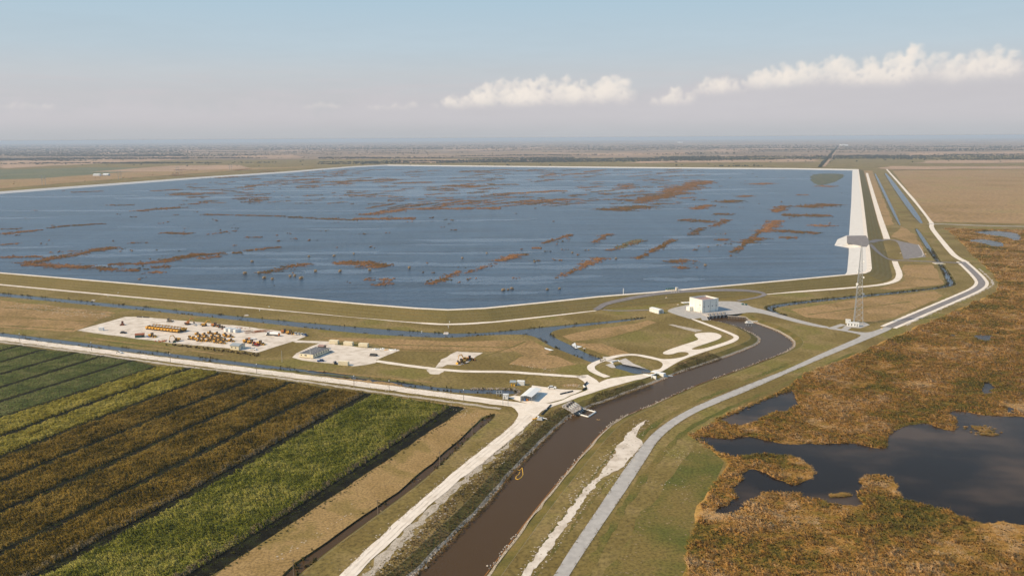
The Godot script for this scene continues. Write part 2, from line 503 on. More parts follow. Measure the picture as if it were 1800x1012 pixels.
# A canal: its water's outline in pixels at that level, banks rising to the ground over `bank` metres.
func canal(flat: Array, level: float, bank: float, water: Material, bank_mat: Material, label: String, step := 12.0) -> void:
	var p := smooth(P(flat, level), step, true)
	if signed_area(p) < 0: p.reverse()
	var outer := grown(p, bank)
	sheet("canal_water", grown(p, 0.4), level, water, label)
	var b := MB.new()
	band(b, grown(p, -0.8), level - 0.35, outer, 0.0, true)
	setting("canal_bank", b, bank_mat, "sloping bank of the " + label)
	var hull := Geometry2D.offset_polygon(outer, 0.05)
	if water == M.brown_water and bank > 4.0:
		b = MB.new()
		var lo := level - 0.15
		var up := lerpf(level - 0.35, 0.0, (1.9 + 0.8) / (bank + 0.8)) + 0.12
		band(b, rough_ring(grown(p, -0.25), 0.25), lo, rough_ring(grown(p, 1.5), 0.5), up, true)
		setting("rock_edge", b, M.rubble, "pale rubble edging the " + label)
		b = MB.new()
		band(b, grown(p, -0.55), level + 0.01, grown(p, -0.1), level + 0.06, true)
		setting("rust_line", b, M.rust_mud, "orange mud line at the water of the " + label)
	canals.append({"water": p, "outer": outer, "hole": hull[0] if hull.size() else outer, "level": level, "bank": bank})

func rough_ring(p: PackedVector2Array, amp: float) -> PackedVector2Array:
	var r := grown(p, 0.0)
	for k in p.size():
		r[k] = p[k] + Vector2(noise.get_noise_2d(p[k].x * 20, p[k].y * 20), noise.get_noise_2d(p[k].x * 20 + 50, p[k].y * 20)) * amp * 2.0
	return r
var MAIN := [560, 1160, 716, 1020, 732, 1008, 795, 945, 858, 882, 897, 834, 945, 784, 994, 736, 1030, 718, 1067, 704.5, 1110, 688, 1151, 673, 1178, 661, 1230, 643, 1282, 625.6, 1322, 610, 1336, 602, 1335, 594, 1322, 586, 1296, 573.4, 1267, 566.7, 1245, 563.5, 1250, 558.5, 1278, 556.7, 1307, 556.7, 1316, 563.5, 1329, 567.8, 1365, 581, 1387, 593.4, 1397, 603, 1394, 612, 1382, 619, 1333, 638, 1278, 658, 1222, 678, 1166, 703, 1120, 723, 1097, 732, 1078, 744, 1061, 757, 1019, 804, 965, 868, 930, 912, 890, 965, 854, 1012, 740, 1160]
var MARSH := [1150, 1180, 1207, 1012, 1213, 960, 1222, 922, 1232, 888, 1264, 846, 1276, 812, 1262, 795, 1218, 765, 1250, 746.6, 1282, 727, 1343, 703.6, 1390, 678.6, 1418, 657, 1505, 624.6, 1570, 593.4, 1639, 564.5, 1700, 538, 1748, 516, 1758, 502, 1750, 484, 1716, 452, 1672, 408, 1660, 401, 1990, 408, 2400, 640, 2700, 1180]
var POND_A := [1270, 734, 1304, 721.5, 1343, 702, 1390, 686, 1404, 685, 1393, 696.5, 1406, 711, 1390, 721.5, 1350, 727, 1325, 743, 1286, 750, 1272, 745]
var POND_B := [1220, 766, 1265, 772, 1304, 768, 1343, 771.6, 1379, 782, 1411, 778, 1442, 782, 1503, 779, 1540, 787, 1560, 785, 1560, 767, 1585, 751, 1626, 742.5, 1654, 754.7, 1687, 756.8, 1683, 738.4, 1670, 726, 1691, 722, 1727, 730, 1800, 732, 1900, 745, 1960, 830, 1900, 930, 1800, 922, 1768, 917.6, 1748, 921.7, 1707, 915.5, 1666, 899, 1646, 891, 1605, 885, 1581, 868.7, 1577, 844, 1560, 834, 1508, 840, 1524, 860.6, 1508, 877, 1512, 893, 1475, 889, 1442, 879, 1408, 879, 1410, 864, 1378, 868, 1343, 866, 1315, 886, 1293, 897, 1286, 907, 1257, 904, 1258, 896, 1293, 882, 1297, 872, 1282, 861, 1304, 843, 1307, 826, 1336, 826, 1372, 845, 1400, 853, 1428, 840, 1438, 828, 1414, 810, 1381, 799.5, 1349, 799.5, 1304, 802, 1268, 800, 1250, 787, 1229, 774]

func make_terrain() -> void:
	# canals: seepage canal along the embankment with its branch to the culvert
	canal([-420, 474, -200, 496, 0, 515.6, 178, 532, 400, 554.5, 533, 567.5, 700, 581, 800, 587.5, 883, 583.2, 963, 574.5, 1026, 569, 1080, 563.5, 1128, 559, 1137, 559.2, 1083, 567, 1020, 573.5, 977, 579, 966, 585.6, 974, 593.4, 1001, 605.6, 1017, 614, 1037, 624, 1066, 633.5, 1048, 640, 1017, 627.5, 985, 614.8, 974, 611, 956, 600.5, 941, 591, 914, 587.2, 848, 589.5, 800, 593.6, 756, 593.4, 622, 586, 400, 560.5, 178, 538, 0, 521, -200, 501.5, -420, 479], -0.4, 1.3, M.canal, M.bank, "grey seepage canal below the grassy embankment", 10)
	canal([-300, 552, 0, 584.5, 400, 633.8, 622, 660.5, 750, 679, 812, 685, 884, 685, 905, 686.5, 909, 689.5, 902, 693, 857, 692, 800, 690.4, 750, 684.5, 622, 666.5, 400, 639.5, 0, 590.8, -300, 557.6], -0.35, 1.1, M.canal, M.bank, "grey roadside canal beside the white shell road", 10)
	canal(MAIN, -2.2, 6.5, M.brown_water, M.bank, "wide brown intake canal", 9)
	canal([1076, 646, 1087, 641.5, 1096, 640, 1120, 645, 1146, 650.5, 1145, 655, 1128, 657.5, 1118, 658.5, 1100, 652], -0.7, 1.4, M.canal, M.bank, "small stilling basin between culvert and gate", 6)
	canal([440, 1070, 500, 1008, 560, 962, 636, 907.6, 700, 864.6, 797, 782, 854, 732, 873, 730.5, 822, 771.6, 750, 840, 672, 898, 590, 958, 521, 1012, 470, 1070], -0.6, 1.3, M.brown_water, M.bank, "narrow brown ditch canal along the crop land", 10)
	# right-hand side
	canal([1344, 538.5, 1400, 531, 1505, 520.3, 1600, 511.3, 1650, 505.5, 1667, 501, 1667, 496, 1655, 470, 1647, 459, 1630, 436, 1609, 402, 1614.5, 402, 1640, 440, 1651, 459, 1662, 472, 1680, 499, 1672, 504.5, 1600, 514, 1505, 523.5, 1400, 535, 1357, 541.5, 1362, 548, 1384, 555, 1378, 556, 1352, 548], -0.7, 2.2, M.canal, M.bank, "narrow seepage canal past the lattice tower", 10)
	canal([1537.5, 305, 1540.5, 305, 1586, 395.5, 1580, 396], -0.8, 4.0, M.canal, M.slope_grass, "long straight seepage canal beside the dam", 60)
	canal([1554.5, 304, 1559.5, 304, 1629, 392.5, 1613.5, 392.5], -0.8, 4.0, M.canal, M.slope_grass, "long straight pasture canal", 60)
	# the ground, cut open where canals run through it
	var b := MB.new()
	var holes := canals.map(func(c): return c.hole)
	var size := 240.0
	for zi in range(-8, 1):
		for xi in range(-8, 9):
			carve(b, Rect2(xi * size - size / 2, zi * size - 120, size, size), holes, 0)
	var x0 := -8.5 * size
	var x1 := 8.5 * size
	var z0 := -8 * size - 120
	var z1 := size - 120
	carve(b, Rect2(-4200, -6600, 4200 + 1200, 6600 + z0), holes, 4)
	for zi in 10: carve(b, Rect2(1200, -6600 + zi * (6600 + z0) / 10, 3600, (6600 + z0) / 10), holes, 3)
	carve(b, Rect2(-4200, z0, 4200 + x0, z1 - z0), holes, 4)
	carve(b, Rect2(x1, z0, 4800 - x1, z1 - z0), holes, 4)
	carve(b, Rect2(-4200, z1, 9000, 2600), holes, 6)
	setting("ground", b, M.grass, "flat land of dry olive grass")
	var f := MB.new()
	for r in [Rect2(-45000, -46000, 90000, 46000 - 6600), Rect2(-45000, -6600, 45000 - 4200, 9300), Rect2(4800, -6600, 45000 - 4800, 9300), Rect2(-9000, 2700, 18000, 3000)]:
		carve(f, r, [], 9)
	setting("plain", f, M.far, "hazy prairie plain reaching to the horizon")
	# sheets of other ground cover
	var mown := [
		[0, 528, 120, 540, 205, 549, 130, 583, 0, 576, -120, 560, -120, 520],
		[985, 590, 1080, 574, 1142, 563, 1156, 566, 1085, 592, 1010, 600],
		[1010, 603, 1050, 618, 1075, 626, 1110, 621, 1060, 603],
		[900, 640, 930, 620, 975, 626, 1010, 640, 960, 648],
		[560, 592, 800, 600, 940, 598, 968, 618, 936, 632, 905, 618, 700, 612, 660, 606],
		[1386, 545, 1500, 527, 1640, 512, 1660, 520, 1585, 552, 1540, 566, 1480, 562, 1420, 558],
		[1586, 465, 1640, 465, 1662, 500, 1575, 509, 1545, 507, 1592, 492],
		[1536, 398, 1500, 300, 1534, 300, 1572, 395], [1586, 398, 1610, 412, 1632, 452, 1596, 424, 1566, 416],
	]
	for k in mown.size():
		sheet("dry_grass", rough(P(mown[k]), 14, 2.2), 0.02 + k * 0.004, M.mown, "mown tan grass lot number %d" % k if false else "")
	sheet("dry_grass", rough(P([804, 716, 870, 722, 884, 727, 850, 732, 797, 781, 700, 864, 636, 907, 500, 1006, 430, 1075, 300, 1075, 500, 915, 700, 790]), 8, 0.8), 0.05, M.field_dirt, "bare tan strip between green cane and ditch canal")
	sheet("dry_grass", rough(P([690, 696, 800, 712, 850, 718, 800, 722, 760, 724, 700, 712]), 6, 0.8), 0.045, M.field_dirt, "bare tan headland at the end of the green cane")
	sheet("lime_spill", rough(P([700, 706, 722, 705, 742, 712, 715, 713]), 2, 0.9), 0.06, M.yard, "pale spilled lime on the bare headland")
	sheet("green_grass", rough(P([1100, 1060, 1060, 1020, 1130, 900, 1190, 830, 1222, 778, 1262, 795, 1276, 812, 1262, 846, 1230, 890, 1218, 925, 1210, 960, 1200, 1060]), 8, 1.5), 0.03, M.green_grass, "greener rough grass between paved road and marsh")
	sheet("pasture", P([1570, 300, 1640, 390, 2100, 399, 2500, 330, 2000, 296]), 0.15, M.pasture, "wide tan pasture beyond the canals")
	sheet("pasture", P([-300, 345, 0, 331, 230, 312, 420, 299, 560, 293, 300, 296, 60, 314, -300, 322]), 0.15, M.pasture, "tan pasture beside the far embankment")
	sheet("pasture", P([-300, 323, 60, 314, 300, 297, 430, 296, 160, 294, -300, 306]), 0.2, M.far_green, "green pasture with two white sheds")
	sheet("pasture", P([160, 302, 300, 291, 420, 290, 440, 296, 300, 301]), 0.25, M.far_pale, "pale stubble field beyond the green pasture")
	# marsh on the right with its open water
	sheet("marsh_ground", rough(P(MARSH), 7, 2.0), 0.04, M.marsh_soil, "marsh floor of brown sedge")
	for q in [POND_A, POND_B, [1723, 676, 1738, 672, 1749, 677, 1744, 690, 1730, 695, 1724, 688], [1764, 718, 1776, 714, 1788, 724, 1800, 729, 1775, 727], [1664, 591, 1674, 587, 1682, 589, 1672, 592], [1706, 590, 1726, 587, 1752, 590, 1742, 596, 1736, 601, 1720, 596], [1700, 424, 1716, 419, 1738, 421, 1752, 424, 1768, 428, 1762, 434, 1745, 433, 1722, 426], [1708, 408, 1740, 405, 1790, 408, 1800, 420, 1786, 424, 1770, 416, 1730, 412]]:
		var p := rough(smooth(P(q), 5, true), 3.0, 1.6)
		ponds.append(p)
		sheet("pond_water", p, 0.1, M.marsh_water, "dark open water in the marsh")

func carve(b: MB, r: Rect2, holes: Array, depth: int) -> void:
	var polys := [PackedVector2Array([r.position, Vector2(r.end.x, r.position.y), r.end, Vector2(r.position.x, r.end.y)])]
	for h in holes:
		var next := []
		for p in polys:
			var got := Geometry2D.clip_polygons(p, h)
			for g in got:
				if Geometry2D.is_polygon_clockwise(g) != Geometry2D.is_polygon_clockwise(polys[0]) and got.size() > 1 and absf(signed_area(g)) < r.get_area() * 0.9 and depth < 12 and _has_hole(got):
					if r.size.x > r.size.y:
						carve(b, Rect2(r.position, Vector2(r.size.x / 2, r.size.y)), holes, depth + 1)
						carve(b, Rect2(r.position + Vector2(r.size.x / 2, 0), Vector2(r.size.x / 2, r.size.y)), holes, depth + 1)
					else:
						carve(b, Rect2(r.position, Vector2(r.size.x, r.size.y / 2)), holes, depth + 1)
						carve(b, Rect2(r.position + Vector2(0, r.size.y / 2), Vector2(r.size.x, r.size.y / 2)), holes, depth + 1)
					return
			next.append_array(got)
		polys = next
	for p in polys:
		sheet_into(b, p, 0.0)
func _has_hole(got: Array) -> bool:
	var a := false
	var c := false
	for g in got:
		if Geometry2D.is_polygon_clockwise(g): a = true
		else: c = true
	return a and c

func make_embankment() -> void:
	var flat := [-520, 434, -200, 461, 0, 479.5, 200, 496, 400, 513, 484, 520.4, 640, 534.5, 733, 541.8, 788, 544.4, 852, 541.6, 950, 532, 1052, 521.3, 1150, 513.5, 1300, 500, 1400, 491, 1495, 482.2, 1518, 479.8, 1526, 476.6, 1529, 472, 1526.7, 440, 1522.5, 414, 1516, 350, 1509, 297.2, 1400, 295.5, 1100, 293.3, 900, 291.5, 680, 289.3, 620, 292, 500, 301.5, 350, 311, 233, 319.6, 0, 336.5, -300, 361, -520, 379]
	crest_line = P(flat, CREST)
	var loop := even(crest_line, 40, true)
	if signed_area(loop) < 0: loop.reverse()
	var out0 := grown(loop, 2.6)
	var in0 := grown(loop, -2.6)
	var b := MB.new()
	var b2 := MB.new()
	for k in 8:
		var d0 := CREST * 3.0 * k / 8
		var d1 := CREST * 3.0 * (k + 1) / 8
		band(b if k % 2 else b2, grown(loop, 2.6 + d0), CREST - d0 / 3 - 0.05 * k / 8, grown(loop, 2.6 + d1), CREST - d1 / 3 - 0.05 * (k + 1) / 8, true)
	setting("embankment", b, M.slope_grass, "long grassy outer slope of the reservoir embankment")
	setting("mown_strips", b2, M.slope_mown, "lighter mown strips along the outer slope of the embankment")
	b = MB.new()
	band(b, in0, CREST + 0.02, out0, CREST + 0.02, true)
	setting("crest_road", b, M.shell, "white road along the crest of the embankment")
	b = MB.new()
	band(b, in0, CREST, grown(loop, -2.6 - (CREST - POOL + 1.0) * 4.0), POOL - 1.0, true)
	setting("embankment_lining", b, M.liner, "white lining on the water side of the embankment")
	sheet("lake_water", grown(loop, -2.6 - (CREST - POOL - 0.2) * 4.0), POOL, M.lake, "broad blue water of the reservoir")
	# wind slicks: long calm lanes on the water
	for k in 150:
		var y := lerpf(297.0, 515.0, pow(rng.randf(), 2.2))
		var x := rng.randf_range(-60, 1470)
		var a := G2(x, y, POOL)
		var l := rng.randf_range(0.03, 0.16) * a.length()
		var wd := rng.randf_range(0.004, 0.016) * a.length()
		var lane := PackedVector2Array()
		for j in 25: lane.append(a + Vector2(-l + 2 * l * j / 24, -sqrt(1.0 - pow(j / 12.0 - 1.0, 2)) * wd + l * 0.12 * sin(j * 0.13)))
		for j in range(23, 0, -1): lane.append(a + Vector2(-l + 2 * l * j / 24, sqrt(1.0 - pow(j / 12.0 - 1.0, 2)) * wd + l * 0.12 * sin(j * 0.13)))
		if not Geometry2D.is_point_in_polygon(a, crest_line) or near_line(a, crest_line) < l + 40: continue
		sheet("lake_slick", rough(lane, maxf(3.0, wd * 0.6), wd * 0.4), POOL + 0.012 + k * 0.0003, M.lake_calm, "")
	# the ramp platform that juts into the water
	var top := P([1489.5, 414.3, 1523, 413.8, 1527, 420, 1529, 428, 1524, 434, 1489.5, 427.5], CREST + 0.06)
	b = MB.new()
	sheet_into(b, top, CREST + 0.08)
	setting("platform", b, M.asphalt, "grey asphalt platform on the embankment crest")
	var foot := P([1472, 420.5, 1490, 413.2, 1523, 412, 1530, 420, 1531, 432, 1526, 441, 1497, 437, 1466, 432], POOL - 0.3)
	if signed_area(top) < 0: top.reverse()
	if signed_area(foot) < 0: foot.reverse()
	b = MB.new()
	var t2 := smooth(top, 4, true)
	for k in t2.size():
		var q := t2[k]
		var n2 := t2[(k + 1) % t2.size()]
		var fq := _edge_out(q, foot)
		var fn := _edge_out(n2, foot)
		band(b, PackedVector2Array([q, n2]), CREST + 0.07, PackedVector2Array([fq, fn]), POOL - 0.3)
	setting("platform_apron", b, M.liner, "white sloping apron round the asphalt platform")
func _edge_out(q: Vector2, foot: PackedVector2Array) -> Vector2:
	var c := Vector2.ZERO
	for p in foot: c += p / foot.size()
	var best := q
	for k in foot.size():
		var hit = Geometry2D.segment_intersects_segment(c, c + (q - c) * 6.0, foot[k], foot[(k + 1) % foot.size()])
		if hit != null: best = hit
	return best if best.distance_to(c) > q.distance_to(c) + 1 else q + (q - c).normalized() * 3

func make_roads() -> void:
	road("road", [-200, 481, 0, 500.4, 189, 518.2, 400, 537.5, 600, 554.5, 740, 568, 790, 570.8, 861, 566.7, 960, 556, 1046, 545.5], 5.5, 0.10, M.shell, "white shell road along the embankment toe")
	road("road", [-260, 563, 0, 594.6, 400, 645.8, 620, 673.5, 800, 697, 880, 708, 945, 716], 9.0, 0.12, M.shell, "white shell road between roadside canal and crop fields", 0.5)
	road("track", [-260, 570, 0, 601, 130, 617, 289, 640, 400, 652.5, 560, 674, 690, 693, 800, 707, 880, 719], 3.0, 0.07, M.lime, "pale dirt track along the crop headland", 0.9)
	# the big junction and the road to the foreground
	sheet("road", rough(smooth(P([880, 707, 950, 710, 975, 709, 1010, 694, 1040, 683, 1060, 668, 1076, 664, 1110, 661, 1128, 658, 1147, 656.5, 1149, 660, 1135, 664.5, 1090, 675.5, 1046, 689, 1000, 705, 962, 717.5, 948, 726, 930, 745, 912, 762, 860, 805, 804, 846, 720, 920, 625, 1012, 570, 1070, 530, 1075, 600, 1008, 700, 914, 794, 832, 893, 754, 909, 737, 912, 727, 905, 718]), 9, true), 4, 0.5), 0.16, M.shell, "white shell road forking beside the intake canal")
	sheet("lime_spill", rough(smooth(P([925, 752, 905, 770, 868, 806, 800, 862, 740, 925, 640, 1022, 612, 1040, 640, 1000, 720, 922, 804, 844, 860, 803, 912, 760]), 6, true), 2.5, 1.8), 0.06, M.lime, "ragged spilled lime beside the foreground road")
	road("road", [1030, 663, 990, 660.5, 940, 657, 880, 653, 840, 653.5, 800, 652, 758, 648, 700, 640.5, 660, 634.5], 5.0, 0.13, M.shell, "white shell road past the small fenced pads")
	road("road", [1046, 684, 1040, 670, 1022, 660], 9.0, 0.13, M.shell, "white shell turnout near the black barrier")
	# loop over the culvert, gate bridge, turning circle
	road("road", [1068, 663, 1049, 656, 1038, 648.5, 1040, 641.5, 1056, 634.5, 1080, 626.8, 1101, 623.5, 1118, 623.5, 1140, 627.5, 1160, 632.5, 1170, 633.5], 5.0, 0.15, M.shell, "white shell road curving over the culvert")
	sheet("road", smooth(P([1146, 650.8, 1160, 649.5, 1166, 642, 1164, 637, 1152, 631.5, 1180, 631.3, 1200, 628, 1213, 622.5, 1207, 618.5, 1193, 618.8, 1178, 624.2, 1160, 620.8, 1190, 609.5, 1224, 599, 1229, 596, 1221, 590, 1222, 586.5, 1233, 584.6, 1254, 584, 1267, 588, 1269.5, 592, 1263, 597, 1240, 604.5, 1217, 612, 1216, 614, 1224, 615, 1240, 612.3, 1272, 602.5, 1288, 596, 1291, 592.5, 1284, 588, 1256, 577, 1214, 561, 1218, 559.5, 1262, 575.5, 1294, 588, 1301, 593, 1296, 599, 1280, 605.5, 1243, 617, 1206, 629.5, 1186, 639.5, 1172, 648.5, 1162, 654, 1150, 654]), 5, true), 0.14, M.shell, "white shell road with turning circle below the pump station")
	sheet("lime_spill", rough(P([1174, 570.5, 1183, 570, 1236, 581, 1222, 583.5]), 5, 0.4), 0.05, M.lime, "pale gravel strip in the grass below the pump station")
	# station pad and rings
	sheet("pavement", smooth(P([1168, 545, 1215, 534, 1240, 530, 1290, 529, 1310, 533, 1322, 540, 1350, 546, 1400, 561, 1440, 571, 1460, 574.5, 1452, 577.5, 1400, 567, 1345, 551.5, 1320, 548.5, 1300, 551.5, 1275, 554, 1245, 556.5, 1216, 561.5, 1205, 558, 1185, 552]), 6, true), 0.09, M.pavement, "grey concrete yard round the pump station")
	var up := [[1046, 545.5, 0.0], [1054, 541, -1.0], [1064, 533.6, -1.0], [1111, 523.6, -1.0], [1150, 517.2, -1.0], [1175, 514.6, -1.0], [1195, 512.8, -1.0], [1220, 511.4, -1.0], [1262, 510, -1.0], [1305, 510.2, -1.0], [1332, 512.8, -1.0], [1346, 516.2, -1.0], [1340, 521, -1.0], [1318, 525.5, 0.0], [1297, 529, 0.0]]
	var c3 := []
	for q in up:
		c3.append(on_slope(q[0], q[1]) if q[2] < 0 else G(q[0], q[1]))
	var b := MB.new()
	var flat := PackedVector2Array()
	for q in c3: flat.append(Vector2(q.x, q.z))
	flat = smooth(flat, 6)
	var l := offset_line(flat, 2.3)
	var r := offset_line(flat, -2.3)
	for k in flat.size() - 1:
		b.quad(lift(l[k]), lift(l[k + 1]), lift(r[k + 1]), lift(r[k]))
	setting("road", b, M.asphalt, "grey asphalt ramp climbing to the embankment crest")
	road("road", [1053, 543, 1071, 545.8, 1093, 546.3, 1120, 545.5, 1145, 544.5], 3.8, 0.12, M.asphalt, "grey asphalt drive to the small white shed")
	road("road", [1346, 517, 1361, 515.4, 1450, 509.5, 1539, 502.3, 1570, 496.5, 1581, 489, 1582, 480, 1576, 466, 1573.5, 459], 6.5, 0.10, M.shell, "white shell toe road curving to the asphalt lot")
	road("road", [1560, 420, 1548, 385, 1536, 345, 1524.5, 304], 9.0, 0.10, M.shell, "white shell toe road running up the right embankment")
	# paved road on the right
	sheet("road", smooth(P([905, 1110, 974, 1012, 1000, 969, 1050, 896, 1097, 825, 1136, 773, 1161, 750, 1200, 725, 1250, 702, 1322, 673, 1383, 650, 1437, 624.6, 1490, 602, 1516, 590.5, 1510, 587, 1475, 580.5, 1452, 577.5, 1460, 574.5, 1490, 580.5, 1520, 585, 1535, 583, 1560, 573.2, 1573, 576.5, 1540, 590.5, 1457, 625, 1398, 650, 1322, 684, 1258, 710, 1222, 725.5, 1187, 747, 1157, 773, 1136, 807, 1098, 866, 1054, 930, 1000, 1012, 940, 1110]), 10, true), 0.12, M.pavement, "pale paved road curving past the marsh")
	var ar := [1562, 575.5, 1628, 547, 1700, 516.5, 1720, 507, 1728, 499, 1724, 490, 1706, 472, 1692, 460]
	road("road_shoulder", ar, 13.0, 0.10, M.shell, "white shoulders of the dark asphalt road", 0.3)
	road("road", ar, 6.6, 0.14, M.asphalt, "dark asphalt road between white shoulders", 0.05)
	road("track", [1592, 572, 1640, 549, 1700, 524, 1735, 508, 1748, 500, 1742, 490, 1722, 472], 1.6, 0.06, M.lime, "faint pale track outside the asphalt road", 1.2)
	road("road", [1700, 461, 1681, 451.5, 1670, 440, 1652, 418, 1637, 399, 1640, 392, 1620, 366, 1600, 343, 1580, 320, 1559, 297], 7.0, 0.11, M.shell, "white shell levee road beside the pasture canal")
	road("road", [1632, 393.6, 1660, 393.6, 1720, 396.5, 1900, 400, 2100, 405], 9.0, 0.13, M.pavement, "pale road running away beside the pasture")
	draped([1524, 426, 1533, 425.5, 1545, 421.3, 1563, 420.6, 1581, 423.4, 1587, 434, 1594, 455.5], 6.5, M.asphalt, "asphalt drive from platform to lot")
	draped([1524, 426, 1532, 430, 1540, 440, 1555, 452, 1572, 457.3, 1594, 458, 1640, 460, 1694, 462.5], 6.5, M.asphalt, "asphalt drive crossing the narrow canal")
	sheet("pavement", P([1579, 423.2, 1616, 430.5, 1628.5, 451.5, 1597, 454.5, 1589, 455]), 0.09, M.asphalt, "grey asphalt boat trailer lot")
	road("kerb", [1530, 431, 1549, 453], 1.6, 0.2, M.concrete, "pale concrete kerb beside the asphalt drive", 0.05)
	road("kerb", [1615, 430.3, 1628.5, 451.5, 1597, 454.3], 1.2, 0.2, M.concrete, "pale concrete kerb round the asphalt lot", 0.05)
	# yards
	sheet("yard", rough(P([134, 581, 218, 557, 247, 556.5, 330, 564.5, 420, 573, 480, 580, 527, 587.5, 540, 590, 521, 598, 508, 601.5, 452, 620, 400, 612, 350, 607.5, 300, 603, 230, 594, 180, 587]), 6, 0.7), 0.08, M.yard, "white shell equipment yard")
	sheet("yard", rough(P([505, 597.5, 575, 600, 590, 606, 640, 611, 700, 614.5, 702, 616, 662, 633, 660, 638, 640, 641.5, 622, 643.5, 590, 640.5, 530, 633, 514, 628, 520, 621, 560, 603, 520, 602]), 6, 0.6), 0.09, M.yard, "white shell yard round the site office")
	sheet("yard", rough(P([776, 632, 803, 617.5, 812, 618.5, 848, 620, 820, 638, 808, 642, 785, 641, 778, 645, 766, 646, 770, 641]), 4, 0.5), 0.08, M.yard, "small white fenced pad with yellow machines")
	sheet("lime_spill", rough(P([750, 650, 765, 647, 780, 652, 772, 658, 755, 657]), 2.5, 0.8), 0.06, M.yard, "white spill at the pad's turnout")
	sheet("yard", rough(P([936, 677, 985, 684, 1024, 686, 990, 701, 955, 711, 930, 710, 905, 703, 893, 698, 905, 695, 917, 697, 932, 688]), 4, 0.4), 0.10, M.shell, "white shell yard round the long open shed")
	sheet("pavement", P([1482, 575, 1494, 568.5, 1520, 566, 1530, 571, 1513, 577, 1496, 575.5]), 0.08, M.pavement, "grey pad under the lattice tower")
	road("track", [1462, 577, 1484, 570], 5.0, 0.09, M.pavement, "short drive to the tower shelters")
	road("track", [1484, 580, 1492, 575], 5.0, 0.09, M.pavement, "short drive to the tower foot")
	sheet("lime_spill", rough(smooth(P([870, 1080, 917, 1012, 960, 950, 1000, 895, 1030, 856, 1056, 831, 1078, 802, 1086, 784, 1102, 764, 1122, 745, 1138, 737, 1126, 751, 1116, 768, 1134, 774, 1119, 795, 1104, 808, 1096, 822, 1072, 832, 1056, 843, 1035, 868, 1010, 906, 975, 955, 932, 1012, 890, 1080]), 5, true), 1.4, 0.8), 0.07, M.yard, "ragged white shell track beside the paved road")
	for q in [[1020, 1030, 1075, 925, 1135, 835, 1180, 778, 1235, 738, 1305, 708, 1400, 666, 1505, 619], [1120, 775, 1135, 757, 1165, 737, 1212, 711, 1262, 691, 1335, 661, 1400, 634]]:
		setting("swale", ribbon(P(q), 3.2, 0.05, 0.9), M.green_grass, "shallow green swale beside the paved road")
	for q in [[905, 1030, 985, 915, 1060, 815, 1090, 780], [930, 1030, 1010, 918, 1075, 838]]:
		setting("track", ribbon(P(q), 1.2, 0.045, 0.8), M.bank, "faint brown wheel track in the rough grass")
	var lines := [[0, 540, 210, 553], [0, 548, 190, 560], [0, 556, 170, 566], [0, 564, 150, 573], [0, 572, 130, 579], [560, 598, 900, 605], [600, 604, 900, 611], [700, 616, 900, 618], [850, 626, 900, 610, 925, 600], [1000, 598, 1130, 571], [1030, 604, 1150, 574], [1400, 548, 1620, 520], [1420, 553, 1600, 530], [1450, 558, 1580, 543], [470, 648, 740, 675], [540, 650, 760, 672], [100, 590, 300, 614], [150, 593, 400, 624], [1590, 470, 1640, 475], [1580, 478, 1650, 487], [1592, 484, 1655, 495]]
	for q in lines:
		setting("mow_line", ribbon(P(q), 1.8, 0.058, 0.8), M.mown if lines.find(q) % 2 else M.green_grass, "")
	# wheel ruts worn into the shell roads
	for q in [[-100, 583, 0, 594.9, 400, 646.2, 800, 697.4, 900, 711], [560, 1070, 615, 1010, 710, 917, 800, 838, 902, 757, 930, 730], [0, 500.6, 400, 537.8, 740, 568.2]]:
		for d in [-1.1, 1.1]: setting("wheel_rut", ribbon(offset_line(smooth(P(q), 10), d), 0.5, 0.19, 0.3, 3.0), M.yard, "")
	# bare spots
	for q in [[944, 625, 958, 629, 950, 632, 941, 629], [10, 533, 40, 532, 70, 540, 20, 544], [150, 556, 185, 551, 200, 556, 160, 560], [990, 675, 1020, 675, 1012, 681, 985, 679], [1190, 640, 1212, 634, 1206, 640], [560, 660, 720, 676, 700, 680, 560, 668]]:
		sheet("bare_patch", rough(smooth(P(q), 3, true), 1.4, 1.6), 0.055, M.mown, "")
func draped(flat: Array, width: float, m: Material, label: String) -> void:
	var p := PackedVector2Array()
	for k in range(0, flat.size(), 2):
		var q := on_slope(flat[k], flat[k + 1])
		p.append(Vector2(q.x, q.z))
	p = smooth(p, 3.0)
	var l := offset_line(p, width / 2)
	var r := offset_line(p, -width / 2)
	var b := MB.new()
	for k in p.size() - 1:
		if (l[k + 1] - l[k]).cross(r[k] - l[k]) < 0: b.quad(lift(l[k]), lift(l[k + 1]), lift(r[k + 1]), lift(r[k]))
		else: b.quad(lift(r[k]), lift(r[k + 1]), lift(l[k + 1]), lift(l[k]))
	setting("road", b, m, label)
func lift(q: Vector2) -> Vector3:
	return Vector3(q.x, slope_height(q) + 0.22, q.y)

